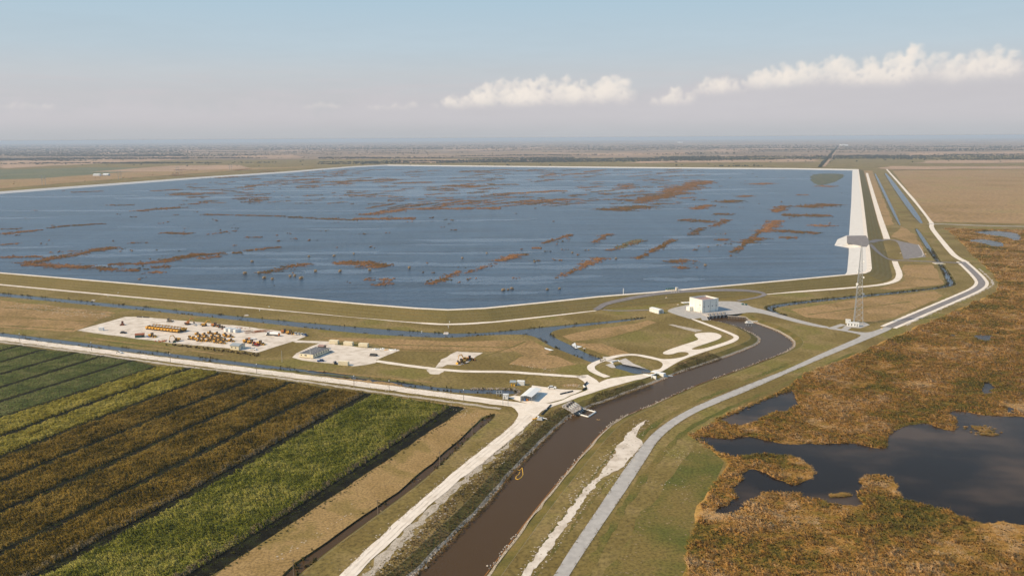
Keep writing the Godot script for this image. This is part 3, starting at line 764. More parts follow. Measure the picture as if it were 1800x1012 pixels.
# ---------- plants
func blade_clump(count: int, tall: float, reach: float, width: float, seed_: int) -> ArrayMesh:
	var r := RandomNumberGenerator.new()
	r.seed = seed_
	var b := MB.new()
	for k in count:
		var a := r.randf() * TAU
		var d := Vector3(cos(a), 0, sin(a))
		var s := Vector3(-d.z, 0, d.x).rotated(Vector3.UP, r.randf_range(-0.6, 0.6)) * width * r.randf_range(0.6, 1.2)
		var p0 := d * reach * r.randf_range(0.0, 0.45)
		var h := tall * r.randf_range(0.6, 1.0)
		var p1 := p0 + d * reach * 0.3 + Vector3(0, h * 0.65, 0)
		var p2 := p0 + d * reach * r.randf_range(0.6, 1.0) + Vector3(0, h * r.randf_range(0.75, 1.05), 0)
		var n0 := (d * 0.5 + Vector3.UP).normalized()
		for t in [[p0 - s, p0 + s, p1 + s], [p0 - s, p1 + s, p1 - s], [p1 - s, p1 + s, p2]]:
			var ok: bool = (t[2] - t[0]).cross(t[1] - t[0]).dot(n0) > 0.0
			for q in ([0, 1, 2] if ok else [0, 2, 1]):
				b.v.append(t[q]); b.n.append(n0)
	return b.mesh()
# a lumpy bush of leaf-sized faces on a broken shell
func leafy_ball(count: int, leaf: float, seed_: int, flat := 0.75) -> ArrayMesh:
	var r := RandomNumberGenerator.new()
	r.seed = seed_
	var b := MB.new()
	var lobes := []
	for k in 7:
		var a := r.randf() * TAU
		lobes.append([Vector3(cos(a) * r.randf_range(0.1, 0.6), r.randf_range(0.3, 0.85) * flat, sin(a) * r.randf_range(0.1, 0.6)), r.randf_range(0.3, 0.5)])
	for k in count:
		var lobe: Array = lobes[k % lobes.size()]
		var d := Vector3(r.randfn(), r.randfn(), r.randfn()).normalized()
		var p: Vector3 = lobe[0] + d * lobe[1] * r.randf_range(0.75, 1.05)
		p.y = maxf(p.y, 0.02)
		var u := Vector3(r.randfn(), r.randfn(), r.randfn()).normalized()
		var w := d.cross(u).normalized() * leaf * r.randf_range(0.6, 1.3)
		u = (u - d * 0.3).normalized() * leaf * r.randf_range(0.6, 1.3)
		var t := [p - w, p + u, p + w]
		var n0 := (d + Vector3.UP * 0.3).normalized()
		var ok: bool = (t[2] - t[0]).cross(t[1] - t[0]).dot(n0) > 0.0
		for q in ([0, 1, 2] if ok else [0, 2, 1]):
			b.v.append(t[q]); b.n.append(n0)
	return b.mesh()

class Crop:
	var buf := PackedFloat32Array()
	func put(p: Vector3, yaw: float, s: float, sy: float, c: Color) -> void:
		var cs := cos(yaw) * s
		var sn := sin(yaw) * s
		buf.append_array(PackedFloat32Array([cs, 0, sn, p.x, 0, sy, 0, p.y, -sn, 0, cs, p.z, c.r, c.g, c.b, 1.0]))
func plant(parent: Node, called: String, c: Crop, m: Mesh) -> void:
	if c.buf.is_empty(): return
	var mm := MultiMesh.new()
	mm.transform_format = MultiMesh.TRANSFORM_3D
	mm.use_colors = true
	mm.mesh = m
	mm.instance_count = c.buf.size() / 16
	mm.buffer = c.buf
	var o := MultiMeshInstance3D.new()
	o.name = called
	o.multimesh = mm
	o.material_override = M.leaf
	o.set_meta("kind", "stuff")
	parent.add_child(o, true)
func mass(called: String, label: String, category: String) -> Node3D:
	var o := thing(called, label, category, Vector3.ZERO)
	o.set_meta("kind", "stuff")
	return o
func inside(p: Vector2, polys: Array) -> bool:
	for q in polys:
		if Geometry2D.is_point_in_polygon(p, q): return true
	return false
func nz(p: Vector2, s: float, o := 0.0) -> float:
	return noise.get_noise_2d(p.x * s + o, p.y * s - o)
func mixc(stops: Array, t: float) -> Color:
	t = clampf(t, 0.0, 0.9999) * (stops.size() - 1)
	return (stops[int(t)] as Color).lerp(stops[int(t) + 1], t - int(t))
# jittered points over an outline
func spots(p: PackedVector2Array, gap: float) -> PackedVector2Array:
	var r := PackedVector2Array()
	var lo := p[0]
	var hi := p[0]
	for q in p:
		lo = lo.min(q); hi = hi.max(q)
	var x := lo.x
	while x < hi.x:
		var z := lo.y
		while z < hi.y:
			var q := Vector2(x + rng.randf() * gap, z + rng.randf() * gap)
			if Geometry2D.is_point_in_polygon(q, p): r.append(q)
			z += gap
		x += gap
	return r

# ditch lines between the crop beds, from the headland towards the lower left of the photograph
var DITCH := [[31, 608, 0, 617], [73, 615.6, 0, 636.8], [131, 620.5, 0, 658], [176, 626.8, 0, 681], [229, 634.5, 4, 704.6], [273.5, 645, 95, 704.5, 0, 734], [333.5, 648, 178, 703.5, 0, 769], [391, 655.7, 260, 703.5, 0, 805.6], [452, 665, 0, 848], [513, 673, 0, 903], [578, 685.5, 0, 974.5], [649, 693.4, 325, 875, 73, 1012], [802, 716.5, 500, 915, 338, 1016]]
func ditch_line(k: int) -> PackedVector2Array:
	var p := P(DITCH[k])
	p[0] = p[0] + (p[0] - p[1]).normalized() * 2.0
	var n := p.size()
	p.append(p[n - 1] + (p[n - 1] - p[n - 2]).normalized() * 120.0)
	return p

func make_plants() -> void:
	var cane := [blade_clump(13, 2.6, 1.15, 0.13, 1), blade_clump(13, 2.3, 1.3, 0.15, 2)]
	var low := blade_clump(12, 1.0, 0.9, 0.12, 3)
	var sedge := [blade_clump(16, 1.5, 1.0, 0.11, 4), blade_clump(15, 1.15, 1.35, 0.13, 5)]
	# crop beds
	var kinds := []
	for k in 13: kinds.append("low" if k <= 5 else "olive" if k <= 7 else "brown" if k <= 11 else "green")
	var label := {"low": "low dark green crop bed in the field corner", "olive": "yellow green cane bed between dark ditches", "brown": "brown ripening cane bed between dark ditches", "green": "bright green cane bed beside the bare tan strip"}
	var soil_all := PackedVector2Array()
	for k in 13:
		var a := ditch_line(k - 1) if k > 0 else PackedVector2Array()
		var b := ditch_line(k)
		if k == 0:
			a = offset_line(b, 24.0) if offset_line(b, 24.0)[0].x < b[0].x else offset_line(b, -24.0)
		var gap := 2.3 if kinds[k] == "low" else 3.1
		var ra := a.duplicate()
		ra.reverse()
		var poly := b.duplicate()
		poly.append_array(ra)
		if poly.size() < 4: continue
		var whole := sheet("field_soil", poly, 0.06 + k * 0.004, M.crop_soil, "")
		var shrunk := Geometry2D.offset_polygon(poly, -gap)
		if shrunk.is_empty(): continue
		var tall: float = {"low": 0.7, "olive": 0.8, "brown": 0.95, "green": 0.9}[kinds[k]]
		var cs := [Crop.new(), Crop.new()]
		for q in spots(shrunk[0], 1.02 if kinds[k] != "low" else 1.1):
			if q.y > -262 or q.x < -440: continue
			var t := nz(q, 3.0) * 0.9 + nz(q, 14.0, 50) * 0.7 + rng.randf_range(-0.28, 0.28) + 0.5
			var c: Color
			match kinds[k]:
				"low": c = mixc([Color(0.122, 0.164, 0.054), Color(0.204, 0.246, 0.074), Color(0.312, 0.313, 0.124)], t)
				"olive": c = mixc([Color(0.255, 0.213, 0.034), Color(0.383, 0.337, 0.061), Color(0.510, 0.437, 0.111)], t)
				"brown": c = mixc([Color(0.113, 0.085, 0.014), Color(0.238, 0.161, 0.027), Color(0.341, 0.236, 0.053)], t)
				_: c = mixc([Color(0.153, 0.168, 0.021), Color(0.265, 0.268, 0.041), Color(0.417, 0.382, 0.094)], t)
			if kinds[k] in ["brown", "green"] and k >= 11 and near_line(q, b) < 6.0 and rng.randf() < 0.55:
				c = mixc([Color(0.20, 0.16, 0.08), Color(0.30, 0.24, 0.14)], rng.randf())
			var s := rng.randf_range(0.6, 1.0)
			var hh := tall * (0.85 + nz(q, 9.0, 20) * 0.7) * rng.randf_range(0.75, 1.25)
			cs[rng.randi() % 2].put(Vector3(q.x, 0.0, q.y), rng.randf() * TAU, s, hh * (1.0 if kinds[k] != "low" else 1.0), c)
		var o := mass("cane_bed", label[kinds[k]], "crop")
		o.set_meta("group", "crop beds")
		plant(o, "cane", cs[0], cane[0] if kinds[k] != "low" else low)
		plant(o, "cane", cs[1], cane[1] if kinds[k] != "low" else low)
	# ditches: wet strip, deep shade painted into its colour, weeds on its lip
	var weeds := Crop.new()
	for k in 13:
		var p := ditch_line(k)
		var wide := 2.2 if k < 6 else 3.0 if k < 11 else 3.9
		setting("ditch_bed", ribbon(p, wide * 1.7, 0.13, 0.5, 6.0), M.shaded_ditch_soil, "muddy field ditch with deep shade painted in")
		var pts := smooth(p, 1.6)
		for q in pts:
			for s in 2:
				if rng.randf() < 0.55: continue
				var w := q + Vector2(rng.randfn(), rng.randfn()) * wide * (0.13 if k >= 7 else 0.3)
				weeds.put(Vector3(w.x, 0.1, w.y), rng.randf() * TAU, rng.randf_range(0.6, 1.1), rng.randf_range(0.2, 0.55), mixc([Color(0.035, 0.040, 0.008), Color(0.075, 0.095, 0.016), Color(0.12, 0.10, 0.03)], rng.randf() * (0.7 + nz(q, 6) * 0.6)))
	# a second ditch beyond the green bed and its weeds
	var p13 := P([812, 717, 510, 918, 352, 1016, 280, 1060])
	setting("ditch_bed", ribbon(p13, 3.2, 0.12, 0.6, 6.0), M.shaded_ditch_soil, "muddy ditch with painted shade beside the bare strip")
	var rim := offset_line(smooth(p13, 1.3), -2.6)
	for q in rim:
		var w := q + Vector2(rng.randfn(), rng.randfn()) * 0.8
		weeds.put(Vector3(w.x, 0.05, w.y), rng.randf() * TAU, rng.randf_range(0.5, 1.0), rng.randf_range(0.2, 0.5), mixc([Color(0.06, 0.06, 0.014), Color(0.12, 0.115, 0.03), Color(0.15, 0.11, 0.045)], rng.randf()))
	plant(mass("ditch_weeds", "dark green weeds along the field ditches", "weeds"), "weeds", weeds, low)
	# reeds and rough grass on canal banks, rocks along the intake canal
	var reeds := Crop.new()
	var rocks := Crop.new()
	for i in canals.size():
		var c: Dictionary = canals[i]
		if i in [3, 6, 7]: continue
		var w: PackedVector2Array = smooth(c.water, 1.5, true)
		for q in w:
			if q.y > -250 or q.distance_to(Vector2.ZERO) > 1300: continue
			var keep := nz(q, 5.0, 77.0)
			if i == 2:
				for s in 2:
					var d := Vector2(rng.randfn(), rng.randfn()) * 0.7
					if nz(q, 2.5, 12.0) < -0.18: continue
					var g := rng.randf_range(0.25, 0.62)
					rocks.put(Vector3(q.x + d.x, c.level + 0.15 + rng.randf() * 0.3, q.y + d.y), rng.randf() * TAU, rng.randf_range(0.35, 0.7), rng.randf_range(0.4, 0.7), Color(g, g * 0.88, g * 0.74))
				continue
			for s in 2:
				if rng.randf() > (0.62 if i == 5 else 0.1) + keep * 1.1: continue
				var d := Vector2(rng.randfn(), rng.randfn()) * 0.8
				reeds.put(Vector3(q.x + d.x, c.level + 0.1, q.y + d.y), rng.randf() * TAU, rng.randf_range(0.6, 1.1), rng.randf_range(0.5, 1.2), mixc([Color(0.045, 0.050, 0.010), Color(0.085, 0.078, 0.020), Color(0.16, 0.11, 0.045)], rng.randf() + keep * 0.4))
	for q in smooth(P([828, 683.5, 860, 683, 890, 682.8, 908, 684.5, 913, 689, 906, 695]), 0.6):
		for k in 3:
			var g := rng.randf_range(0.2, 0.5)
			rocks.put(Vector3(q.x + rng.randfn() * 0.9, 0.0, q.y + rng.randfn() * 0.9), rng.randf() * TAU, rng.randf_range(0.5, 1.0), 0.6, Color(g, g * 0.84, g * 0.70))
	for q in spots(P([986, 713.5, 1003, 705, 1015, 709, 1024, 718, 1008, 726, 994, 719]), 0.8):
		var g := rng.randf_range(0.22, 0.5)
		rocks.put(Vector3(q.x, 0.1, q.y), rng.randf() * TAU, rng.randf_range(0.4, 0.8), 0.5, Color(g, g * 0.88, g * 0.76))
	plant(mass("bank_reeds", "green and brown reeds fringing the canals", "reeds"), "reeds", reeds, sedge[0])
	var stone := MB.new()
	stone.hexa(Transform3D(Basis(Vector3(1, 0.3, 0.2).normalized(), 0.5), Vector3.ZERO), Vector3(1.1, 0.8, 0.9), Vector3(0.7, 0.8, 0.5))
	var rk := mass("riprap", "pale rocks lining the edge of the brown intake canal", "rocks")
	plant(rk, "rock", rocks, stone.mesh())
	# rough bank between the foreground road and the intake canal
	var tufts := Crop.new()
	for poly in [P([700, 1075, 735, 1004, 860, 880, 900, 830, 990, 738, 1005, 722, 985, 716, 962, 726, 930, 752, 880, 802, 800, 868, 650, 1020, 620, 1075]), P([1015, 722, 1150, 674, 1130, 668, 1046, 692]), P([1180, 655, 1275, 625, 1240, 619, 1190, 640])]:
		for q in spots(poly, 0.95):
			var t := nz(q, 4.0, 5) * 0.9 + rng.randf_range(-0.4, 0.4) + 0.5
			tufts.put(Vector3(q.x, bank_height(q), q.y), rng.randf() * TAU, rng.randf_range(0.5, 0.9), rng.randf_range(0.25, 0.65) * (1.0 + nz(q, 12, 9)), mixc([Color(0.10, 0.076, 0.024), Color(0.19, 0.137, 0.052), Color(0.29, 0.20, 0.10)], t))
	plant(mass("bank_grass", "rough brown grass on the bank of the intake canal", "grass"), "tuft", tufts, low)
	# marsh
	var marsh := rough(P(MARSH), 9, 2.5)
	var mc := [Crop.new(), Crop.new()]
	var tones := [Color(0.178, 0.152, 0.027), Color(0.292, 0.204, 0.041), Color(0.432, 0.233, 0.055), Color(0.540, 0.318, 0.106), Color(0.626, 0.418, 0.204)]
	for q in spots(marsh, 1.15):
		var far := q.length()
		if q.y > -250 or q.x > 0.66 * -q.y + 30: continue
		if far > 620 and rng.randf() > pow(620.0 / far, 2.2): continue
		if inside(q, ponds): continue
		var big := nz(q, 1.6, 31)
		var fine := nz(q, 11.0, 7)
		var t := 0.46 + big * 0.75 + fine * 0.55 + rng.randf_range(-0.2, 0.2)
		var flat_ := smoothstep(0.15, 0.45, nz(q, 2.2, 64))
		var g: float = 1.0 if far < 620 else minf(2.2, pow(far / 620.0, 0.9))
		var s := rng.randf_range(0.7, 1.2) * g
		mc[rng.randi() % 2].put(Vector3(q.x, 0.0, q.y), rng.randf() * TAU, s, rng.randf_range(0.6, 1.25) * (0.85 + fine * 0.9) * lerpf(1.0, 0.35, flat_), mixc(tones, t + flat_ * 0.25))
	var mo := mass("marsh_sedge", "brown and olive sedge covering the marsh", "sedge")
	plant(mo, "sedge", mc[0], sedge[0])
	plant(mo, "sedge", mc[1], sedge[1])
	# small floating mats in the big pond
	var mats := Crop.new()
	for q in [[1722, 752, 1.0], [1738, 764, 0.7], [1730, 758, 0.8], [1470, 872, 0.5], [1484, 870, 0.4]]:
		for k in 60:
			var p: Vector2 = G2(q[0], q[1]) + Vector2(rng.randfn() * 3.2, rng.randfn() * 1.6) * q[2]
			mats.put(Vector3(p.x, 0.1, p.y), rng.randf() * TAU, 0.7, 0.45, mixc(tones, rng.randf()))
	for line in [[1216, 763, 1232, 775, 1252, 790, 1272, 803], [1268, 736, 1300, 722, 1345, 701, 1388, 685]]:
		for p in smooth(P(line), 0.5):
			var w := p + Vector2(rng.randfn(), rng.randfn()) * 1.0
			mats.put(Vector3(w.x, 0.05, w.y), rng.randf() * TAU, 0.6, rng.randf_range(0.3, 0.8), mixc(tones, rng.randf()))
	plant(mass("sedge_mat", "small sedge mats floating on the marsh pond", "sedge"), "sedge", mats, sedge[1])
	make_islands()
	make_crumbs()
	# hedge of brush along the yard's front edge
	var brush := Crop.new()
	var ball := leafy_ball(220, 0.16, 9)
	for q in smooth(P([300, 606.5, 350, 612, 400, 618, 455, 626]), 1.0):
		var w := q + Vector2(rng.randfn(), rng.randfn()) * 1.2
		brush.put(Vector3(w.x, 0, w.y), rng.randf() * TAU, rng.randf_range(0.5, 1.1), rng.randf_range(0.6, 1.4), mixc([Color(0.06, 0.05, 0.015), Color(0.13, 0.09, 0.04), Color(0.18, 0.12, 0.06)], rng.randf()))
	plant(mass("brush", "brown brush along the front of the equipment yard", "brush"), "bush", brush, ball)

func bank_height(q: Vector2) -> float:
	var c: Dictionary = canals[2]
	var d := near_line(q, c.water)
	return minf(0.0, lerpf(c.level, 0.0, d / c.bank)) - 0.1
# flat crumbs of shell and bare earth that break up the edges of the spills
func make_crumbs() -> void:
	var b := MB.new()
	var n := 7
	var r := RandomNumberGenerator.new()
	r.seed = 4
	var ring := []
	for k in n: ring.append(Vector3(cos(TAU * k / n), 0, -sin(TAU * k / n)) * r.randf_range(0.5, 1.1))
	for k in n: b.tri(Vector3.ZERO, ring[k], ring[(k + 1) % n])
	var pale := Crop.new()
	var tan_ := Crop.new()
	# [line, spread, count per metre, size]
	for e in [[[935, 742, 912, 765, 868, 808, 800, 865, 740, 928, 640, 1022], 2.6, 2.2, 0.5], [[1138, 738, 1112, 765, 1085, 792, 1050, 828, 1010, 880], 2.6, 2.4, 0.45], [[1010, 880, 960, 948, 915, 1015], 1.2, 1.4, 0.4], [[1134, 776, 1100, 820], 2.0, 2.0, 0.5], [[1085, 835, 1040, 872, 975, 960, 935, 1015], 1.0, 1.0, 0.4], [[600, 1008, 700, 914, 794, 832, 893, 754], 1.3, 1.0, 0.4], [[0, 601, 289, 640, 560, 674, 800, 707], 1.8, 1.0, 0.5], [[134, 581, 230, 594, 350, 607, 452, 620], 1.5, 0.8, 0.5], [[1592, 572, 1700, 524, 1748, 500], 2.0, 0.8, 0.6], [[1195, 790, 1200, 812], 4.0, 3.0, 0.28], [[1160, 848, 1190, 860], 5.0, 3.0, 0.28], [[780, 715, 830, 728], 4.0, 3.0, 0.4], [[480, 985, 640, 885], 1.2, 0.6, 0.4], [[700, 706, 740, 712], 2.0, 4.0, 0.5], [[900, 640, 990, 652], 3.0, 1.0, 0.5], [[20, 536, 190, 556], 6.0, 2.0, 0.7], [[1000, 676, 1020, 680], 2.0, 5.0, 0.5]]:
		var pts := smooth(P(e[0]), 1.0)
		for p in pts:
			for j in int(e[2]) + (1 if rng.randf() < fmod(e[2], 1.0) else 0):
				var q: Vector2 = p + Vector2(rng.randfn(), rng.randfn()) * e[1]
				var s: float = e[3] * rng.randf_range(0.4, 1.3)
				var g := rng.randf_range(0.8, 1.1)
				pale.put(Vector3(q.x, 0.065 + rng.randf() * 0.09, q.y), rng.randf() * TAU, s, 1.0, Color(0.56, 0.49, 0.40) * g)
	# mottling of the mown land
	for poly in [[-100, 545, 0, 528, 205, 549, 130, 583, 0, 578], [560, 592, 940, 598, 980, 626, 1030, 655, 900, 645, 700, 628], [985, 590, 1150, 563, 1230, 580, 1150, 615, 1040, 618], [1110, 1060, 1040, 1012, 1130, 850, 1222, 778, 1262, 800, 1230, 890, 1200, 1060], [880, 740, 905, 740, 860, 790, 600, 1000, 530, 1012, 700, 868], [1386, 545, 1640, 512, 1585, 552, 1480, 562], [1100, 1012, 905, 1012, 1000, 880, 1085, 760, 1180, 706, 1370, 630, 1390, 640, 1200, 720, 1130, 775, 1060, 880, 975, 1008]]:
		for q in spots(P(poly), 2.1):
			var t := nz(q, 2.0, 15) + nz(q, 9.0, 3) * 0.6
			if rng.randf() > 0.22 + t * 0.9: continue
			tan_.put(Vector3(q.x, 0.066 + rng.randf() * 0.03, q.y), rng.randf() * TAU, rng.randf_range(0.2, 0.7), 1.0, mixc([Color(0.17, 0.140, 0.055), Color(0.23, 0.175, 0.080), Color(0.30, 0.22, 0.12)], rng.randf() + t * 0.4))
	var verge := Crop.new()
	for e in [[600, 1008, 700, 914, 794, 832, 893, 754, 909, 737], [974, 1012, 1000, 969, 1050, 896, 1097, 825, 1136, 773, 1161, 750, 1200, 725, 1250, 702, 1383, 650], [1000, 1012, 1054, 930, 1098, 866, 1136, 807, 1157, 773, 1187, 747, 1258, 710, 1398, 650, 1457, 625], [0, 597.2, 400, 648.5, 800, 700.5], [0, 592, 400, 643, 800, 693.8], [655, 1010, 730, 925, 810, 850, 880, 790, 925, 748]]:
		for p in smooth(P(e), 0.5):
			if nz(p, 10.0, 33) < -0.1: continue
			var q: Vector2 = p + Vector2(rng.randfn(), rng.randfn()) * 0.45
			verge.put(Vector3(q.x, 0.1, q.y), rng.randf() * TAU, rng.randf_range(0.2, 0.5), rng.randf_range(0.12, 0.3), mixc([Color(0.12, 0.10, 0.03), Color(0.24, 0.18, 0.07), Color(0.36, 0.26, 0.13)], rng.randf()))
	plant(mass("verge_grass", "ragged dry grass creeping over the road edges", "grass"), "tuft", verge, blade_clump(9, 1.0, 0.9, 0.14, 8))
	plant(mass("shell_crumbs", "white shell crumbs scattered along the roads", "gravel"), "crumb", pale, b.mesh())
	plant(mass("grass_mottle", "tan dead grass tufts flecking the mown land", "grass"), "tuft", tan_, b.mesh())

func make_islands() -> void:
	# vegetation standing in the reservoir: [x0, y0, x1, y1, half width in metres, fill]
	var bush := [leafy_ball(160, 0.20, 21, 0.8), leafy_ball(160, 0.22, 22, 0.65)]
	var rows := [[45, 463, 200, 434, 9, 1.0], [0, 452, 75, 451, 6, .8], [45, 464, 150, 470, 9, 1], [140, 468, 200, 474, 7, .9], [200, 474, 245, 476, 6, .8], [190, 465, 250, 462, 7, .8], [235, 464, 300, 459, 8, .9], [288, 458, 355, 446, 10, 1], [350, 455, 385, 450, 7, .7], [340, 448, 425, 444, 8, .9], [430, 441, 492, 434, 6, .7], [265, 470, 300, 468, 8, .5], [265, 478, 285, 480, 7, .8], [0, 412, 70, 404, 8, .8], [0, 403, 35, 402, 6, .6], [85, 401, 120, 396, 7, .6], [125, 397, 180, 393, 9, .8], [285, 409, 333, 411, 8, .9], [225, 427, 258, 427, 6, .5], [0, 431, 35, 427, 5, .7],
		[360, 413, 415, 405, 5, .3], [430, 417, 460, 417, 5, .5], [85, 444, 145, 440, 5, .2], [500, 470, 545, 463, 8, .6], [455, 480, 500, 472, 8, .5], [588, 464, 620, 461, 9, .8], [608, 459, 672, 470, 11, 1], [640, 460, 680, 468, 8, .8], [640, 491, 690, 492, 8, .6], [660, 502, 690, 496, 7, .4], [755, 500, 812, 476, 5, .5], [765, 494, 790, 491, 5, .6], [820, 480, 872, 462, 4, .4], [878, 459, 912, 447, 7, 1], [915, 447, 930, 447, 6, .7], [935, 436, 952, 436, 7, .9], [955, 428, 1005, 412, 4, .5], [978, 489, 1030, 466, 4, .5], [1028, 466, 1058, 453, 7, .9], [1042, 428, 1070, 412, 4, .6], [1055, 415, 1075, 411, 4, .6],
		[1120, 455, 1188, 420, 4, .8], [1068, 441, 1130, 422, 6, .25], [1178, 461, 1215, 457, 10, .7], [1190, 468, 1208, 472, 8, .6], [1290, 444, 1345, 401, 4, .5], [1310, 427, 1340, 418, 9, .9], [1345, 408, 1365, 387, 9, .8], [1365, 373, 1378, 362, 9, .8], [1375, 378, 1462, 379, 18, .9], [1408, 364, 1465, 359, 22, .8], [1430, 395, 1460, 398, 12, .7], [1362, 405, 1442, 410, 12, .9], [1370, 417, 1402, 418, 9, .8], [1198, 386, 1255, 390, 14, .7], [1255, 398, 1280, 386, 6, .5], [1215, 413, 1235, 400, 6, .4], [1067, 370, 1140, 362, 26, .8], [1115, 354, 1200, 338, 22, .9], [1170, 338, 1245, 318, 22, .8], [1222, 368, 1248, 360, 12, .6], [1255, 376, 1290, 377, 14, .6], [1270, 356, 1296, 352, 18, .8], [1300, 346, 1320, 344, 14, .6], [1325, 324, 1355, 322, 20, .7], [1435, 327, 1468, 328, 22, .5], [1405, 343, 1415, 342, 10, .5], [1265, 423, 1276, 420, 5, .8],
		[125, 338, 180, 336, 10, .7], [265, 336, 318, 333, 12, .6], [240, 371, 320, 364, 12, .8], [300, 343, 385, 338, 14, .7], [200, 361, 235, 360, 10, .5], [355, 377, 500, 380, 7, .7], [500, 381, 625, 387, 8, .6], [620, 385, 730, 384, 14, .9], [640, 378, 725, 366, 12, .9], [735, 367, 880, 366, 16, .9], [580, 320, 700, 315, 26, .8], [520, 328, 560, 326, 16, .6], [700, 322, 760, 320, 22, .6], [780, 326, 850, 328, 26, .8], [860, 325, 910, 324, 18, .6], [905, 340, 990, 335, 18, .6], [925, 354, 1020, 350, 12, .6], [380, 313, 450, 310, 14, .4], [465, 320, 560, 314, 12, .5], [190, 361, 200, 360, 8, .4]]
	# furrow ends and scattered clumps far out
	for k in 26:
		var x := 640.0 + k * 13 + rng.randf() * 6
		var y := 362.0 + rng.randf() * 10 - k * 0.35
		rows.append([x, y, x + 34 + rng.randf() * 20, y - 5 - rng.randf() * 3, 3.5, 0.6])
	for k in 620:
		var y := lerpf(298.5, 360.0, pow(rng.randf(), 1.25))
		var x := rng.randf_range(300.0, 1230.0)
		if nz(Vector2(x, y * 4), 0.9, 3) < -0.12: continue
		var l := rng.randf_range(6, 38)
		rows.append([x, y, x + l, y - l * rng.randf_range(0.0, 0.1), rng.randf_range(4, 12), rng.randf_range(0.2, 0.55)])
	var cs := [Crop.new(), Crop.new()]
	var tones := [Color(0.168, 0.127, 0.041), Color(0.269, 0.162, 0.059), Color(0.403, 0.201, 0.086), Color(0.526, 0.304, 0.158)]
	for r in rows:
		var a := G2(r[0], r[1], POOL)
		var b := G2(r[2], r[3], POOL)
		var d := (a.length() + b.length()) / 2
		var s0 := 1.0 + d / 2100.0
		var count := int(clampf(a.distance_to(b) * r[4] * 2.0 * r[5] * 1.15 / (s0 * s0), 4, 4500))
		var hue := rng.randf() * 0.5
		var side := (b - a).normalized().orthogonal()
		for k in count:
			var u := rng.randf()
			var q: Vector2 = a.lerp(b, u) + side * rng.randfn() * r[4] * 0.62 * (0.6 + 0.8 * absf(sin(u * 7.0 + hue * 9.0)))
			if nz(q, 4.0, 8) < -0.28: continue
			var s := s0 * rng.randf_range(0.6, 1.25)
			cs[k % 2].put(Vector3(q.x, POOL - 0.2, q.y), rng.randf() * TAU, s, s * rng.randf_range(0.3, 0.75), mixc(tones, hue + rng.randf() * 0.55 + nz(q, 3.0) * 0.4))
	# stray clumps
	for k in 420:
		var x := rng.randf_range(-20, 1480)
		var y := lerpf(305, 500, pow(rng.randf(), 1.15))
		if y > 470 and x > 1000 or nz(Vector2(x, y * 2), 0.6, 40) < 0.0: continue
		var q := G2(x, y, POOL)
		if near_line(q, crest_line) < 45: continue
		for j in rng.randi_range(1, 4):
			var s := rng.randf_range(0.7, 1.7) * (1.0 + q.length() / 3000.0)
			cs[j % 2].put(Vector3(q.x + rng.randfn() * 4, POOL - 0.2, q.y + rng.randfn() * 4), rng.randf() * TAU, s, s * 0.7, mixc(tones, rng.randf()))
	var o := mass("lake_scrub", "brown scrub standing in long strips in the reservoir", "scrub")
	plant(o, "bush", cs[0], bush[0])
	plant(o, "bush", cs[1], bush[1])
	# flat mats of green weed just under the surface
	var k := 0
	for q in [[1425, 305, 1490, 305, 1475, 318, 1440, 328, 1425, 318], [1068, 440, 1100, 425, 1130, 418, 1128, 424, 1095, 437]]:
		sheet("weed_mat", rough(smooth(P(q, POOL), 12, true), 9, 5), POOL + 0.04, M.weed, "green weed mat on the reservoir water")
		k += 1
	# single round bushes near the embankment
	var first: Node3D = null
	for q in [[885, 511.5, 1.6], [900, 508.5, 1.4], [893, 510, 1.0], [962, 510, 1.2], [984, 508.5, 1.1], [430, 482, 1.8], [455, 481, 1.6], [510, 487, 1.5], [529, 491, 1.9], [518, 486, 1.6], [464, 490, 1.7], [478, 492, 1.5], [443, 461, 1.5], [543, 452, 1.4], [587, 451, 1.5], [622, 447, 1.3], [554, 478, 1.6], [720, 472, 1.6], [650, 476, 1.7], [813, 455, 1.4], [856, 446, 1.2], [1083, 455.5, 1.3], [1006, 445, 1.2], [1240, 467.5, 1.4], [1098, 430, 1.1], [940, 461, 1.2], [598, 478, 1.6]]:
		var s: float = q[2] * 1.25
		var lab := "round brown bush standing alone in the reservoir"
		if first == null:
			first = thing("water_bush", lab, "bush", G(q[0], q[1], POOL - 0.2), 0.0, "lone bushes in the reservoir")
			var fm := tint_mat()
			fm.vertex_color_use_as_albedo = false
			fm.albedo_color = Color(0.36, 0.235, 0.095).linear_to_srgb()
			part(first, "crown", leafy_ball(420, 0.16, 77, 0.9), fm)
			part(first, "stem", MB.new().tube(Vector3(0, -0.3, 0), Vector3(0.05, 0.6, 0), 0.09, 0.04), M.wood)
			first.scale = Vector3.ONE * s * 1.2
		else:
			var o2 := copy(first, G(q[0], q[1], POOL - 0.2), rng.randf() * TAU)
			o2.scale = Vector3.ONE * s * 1.2

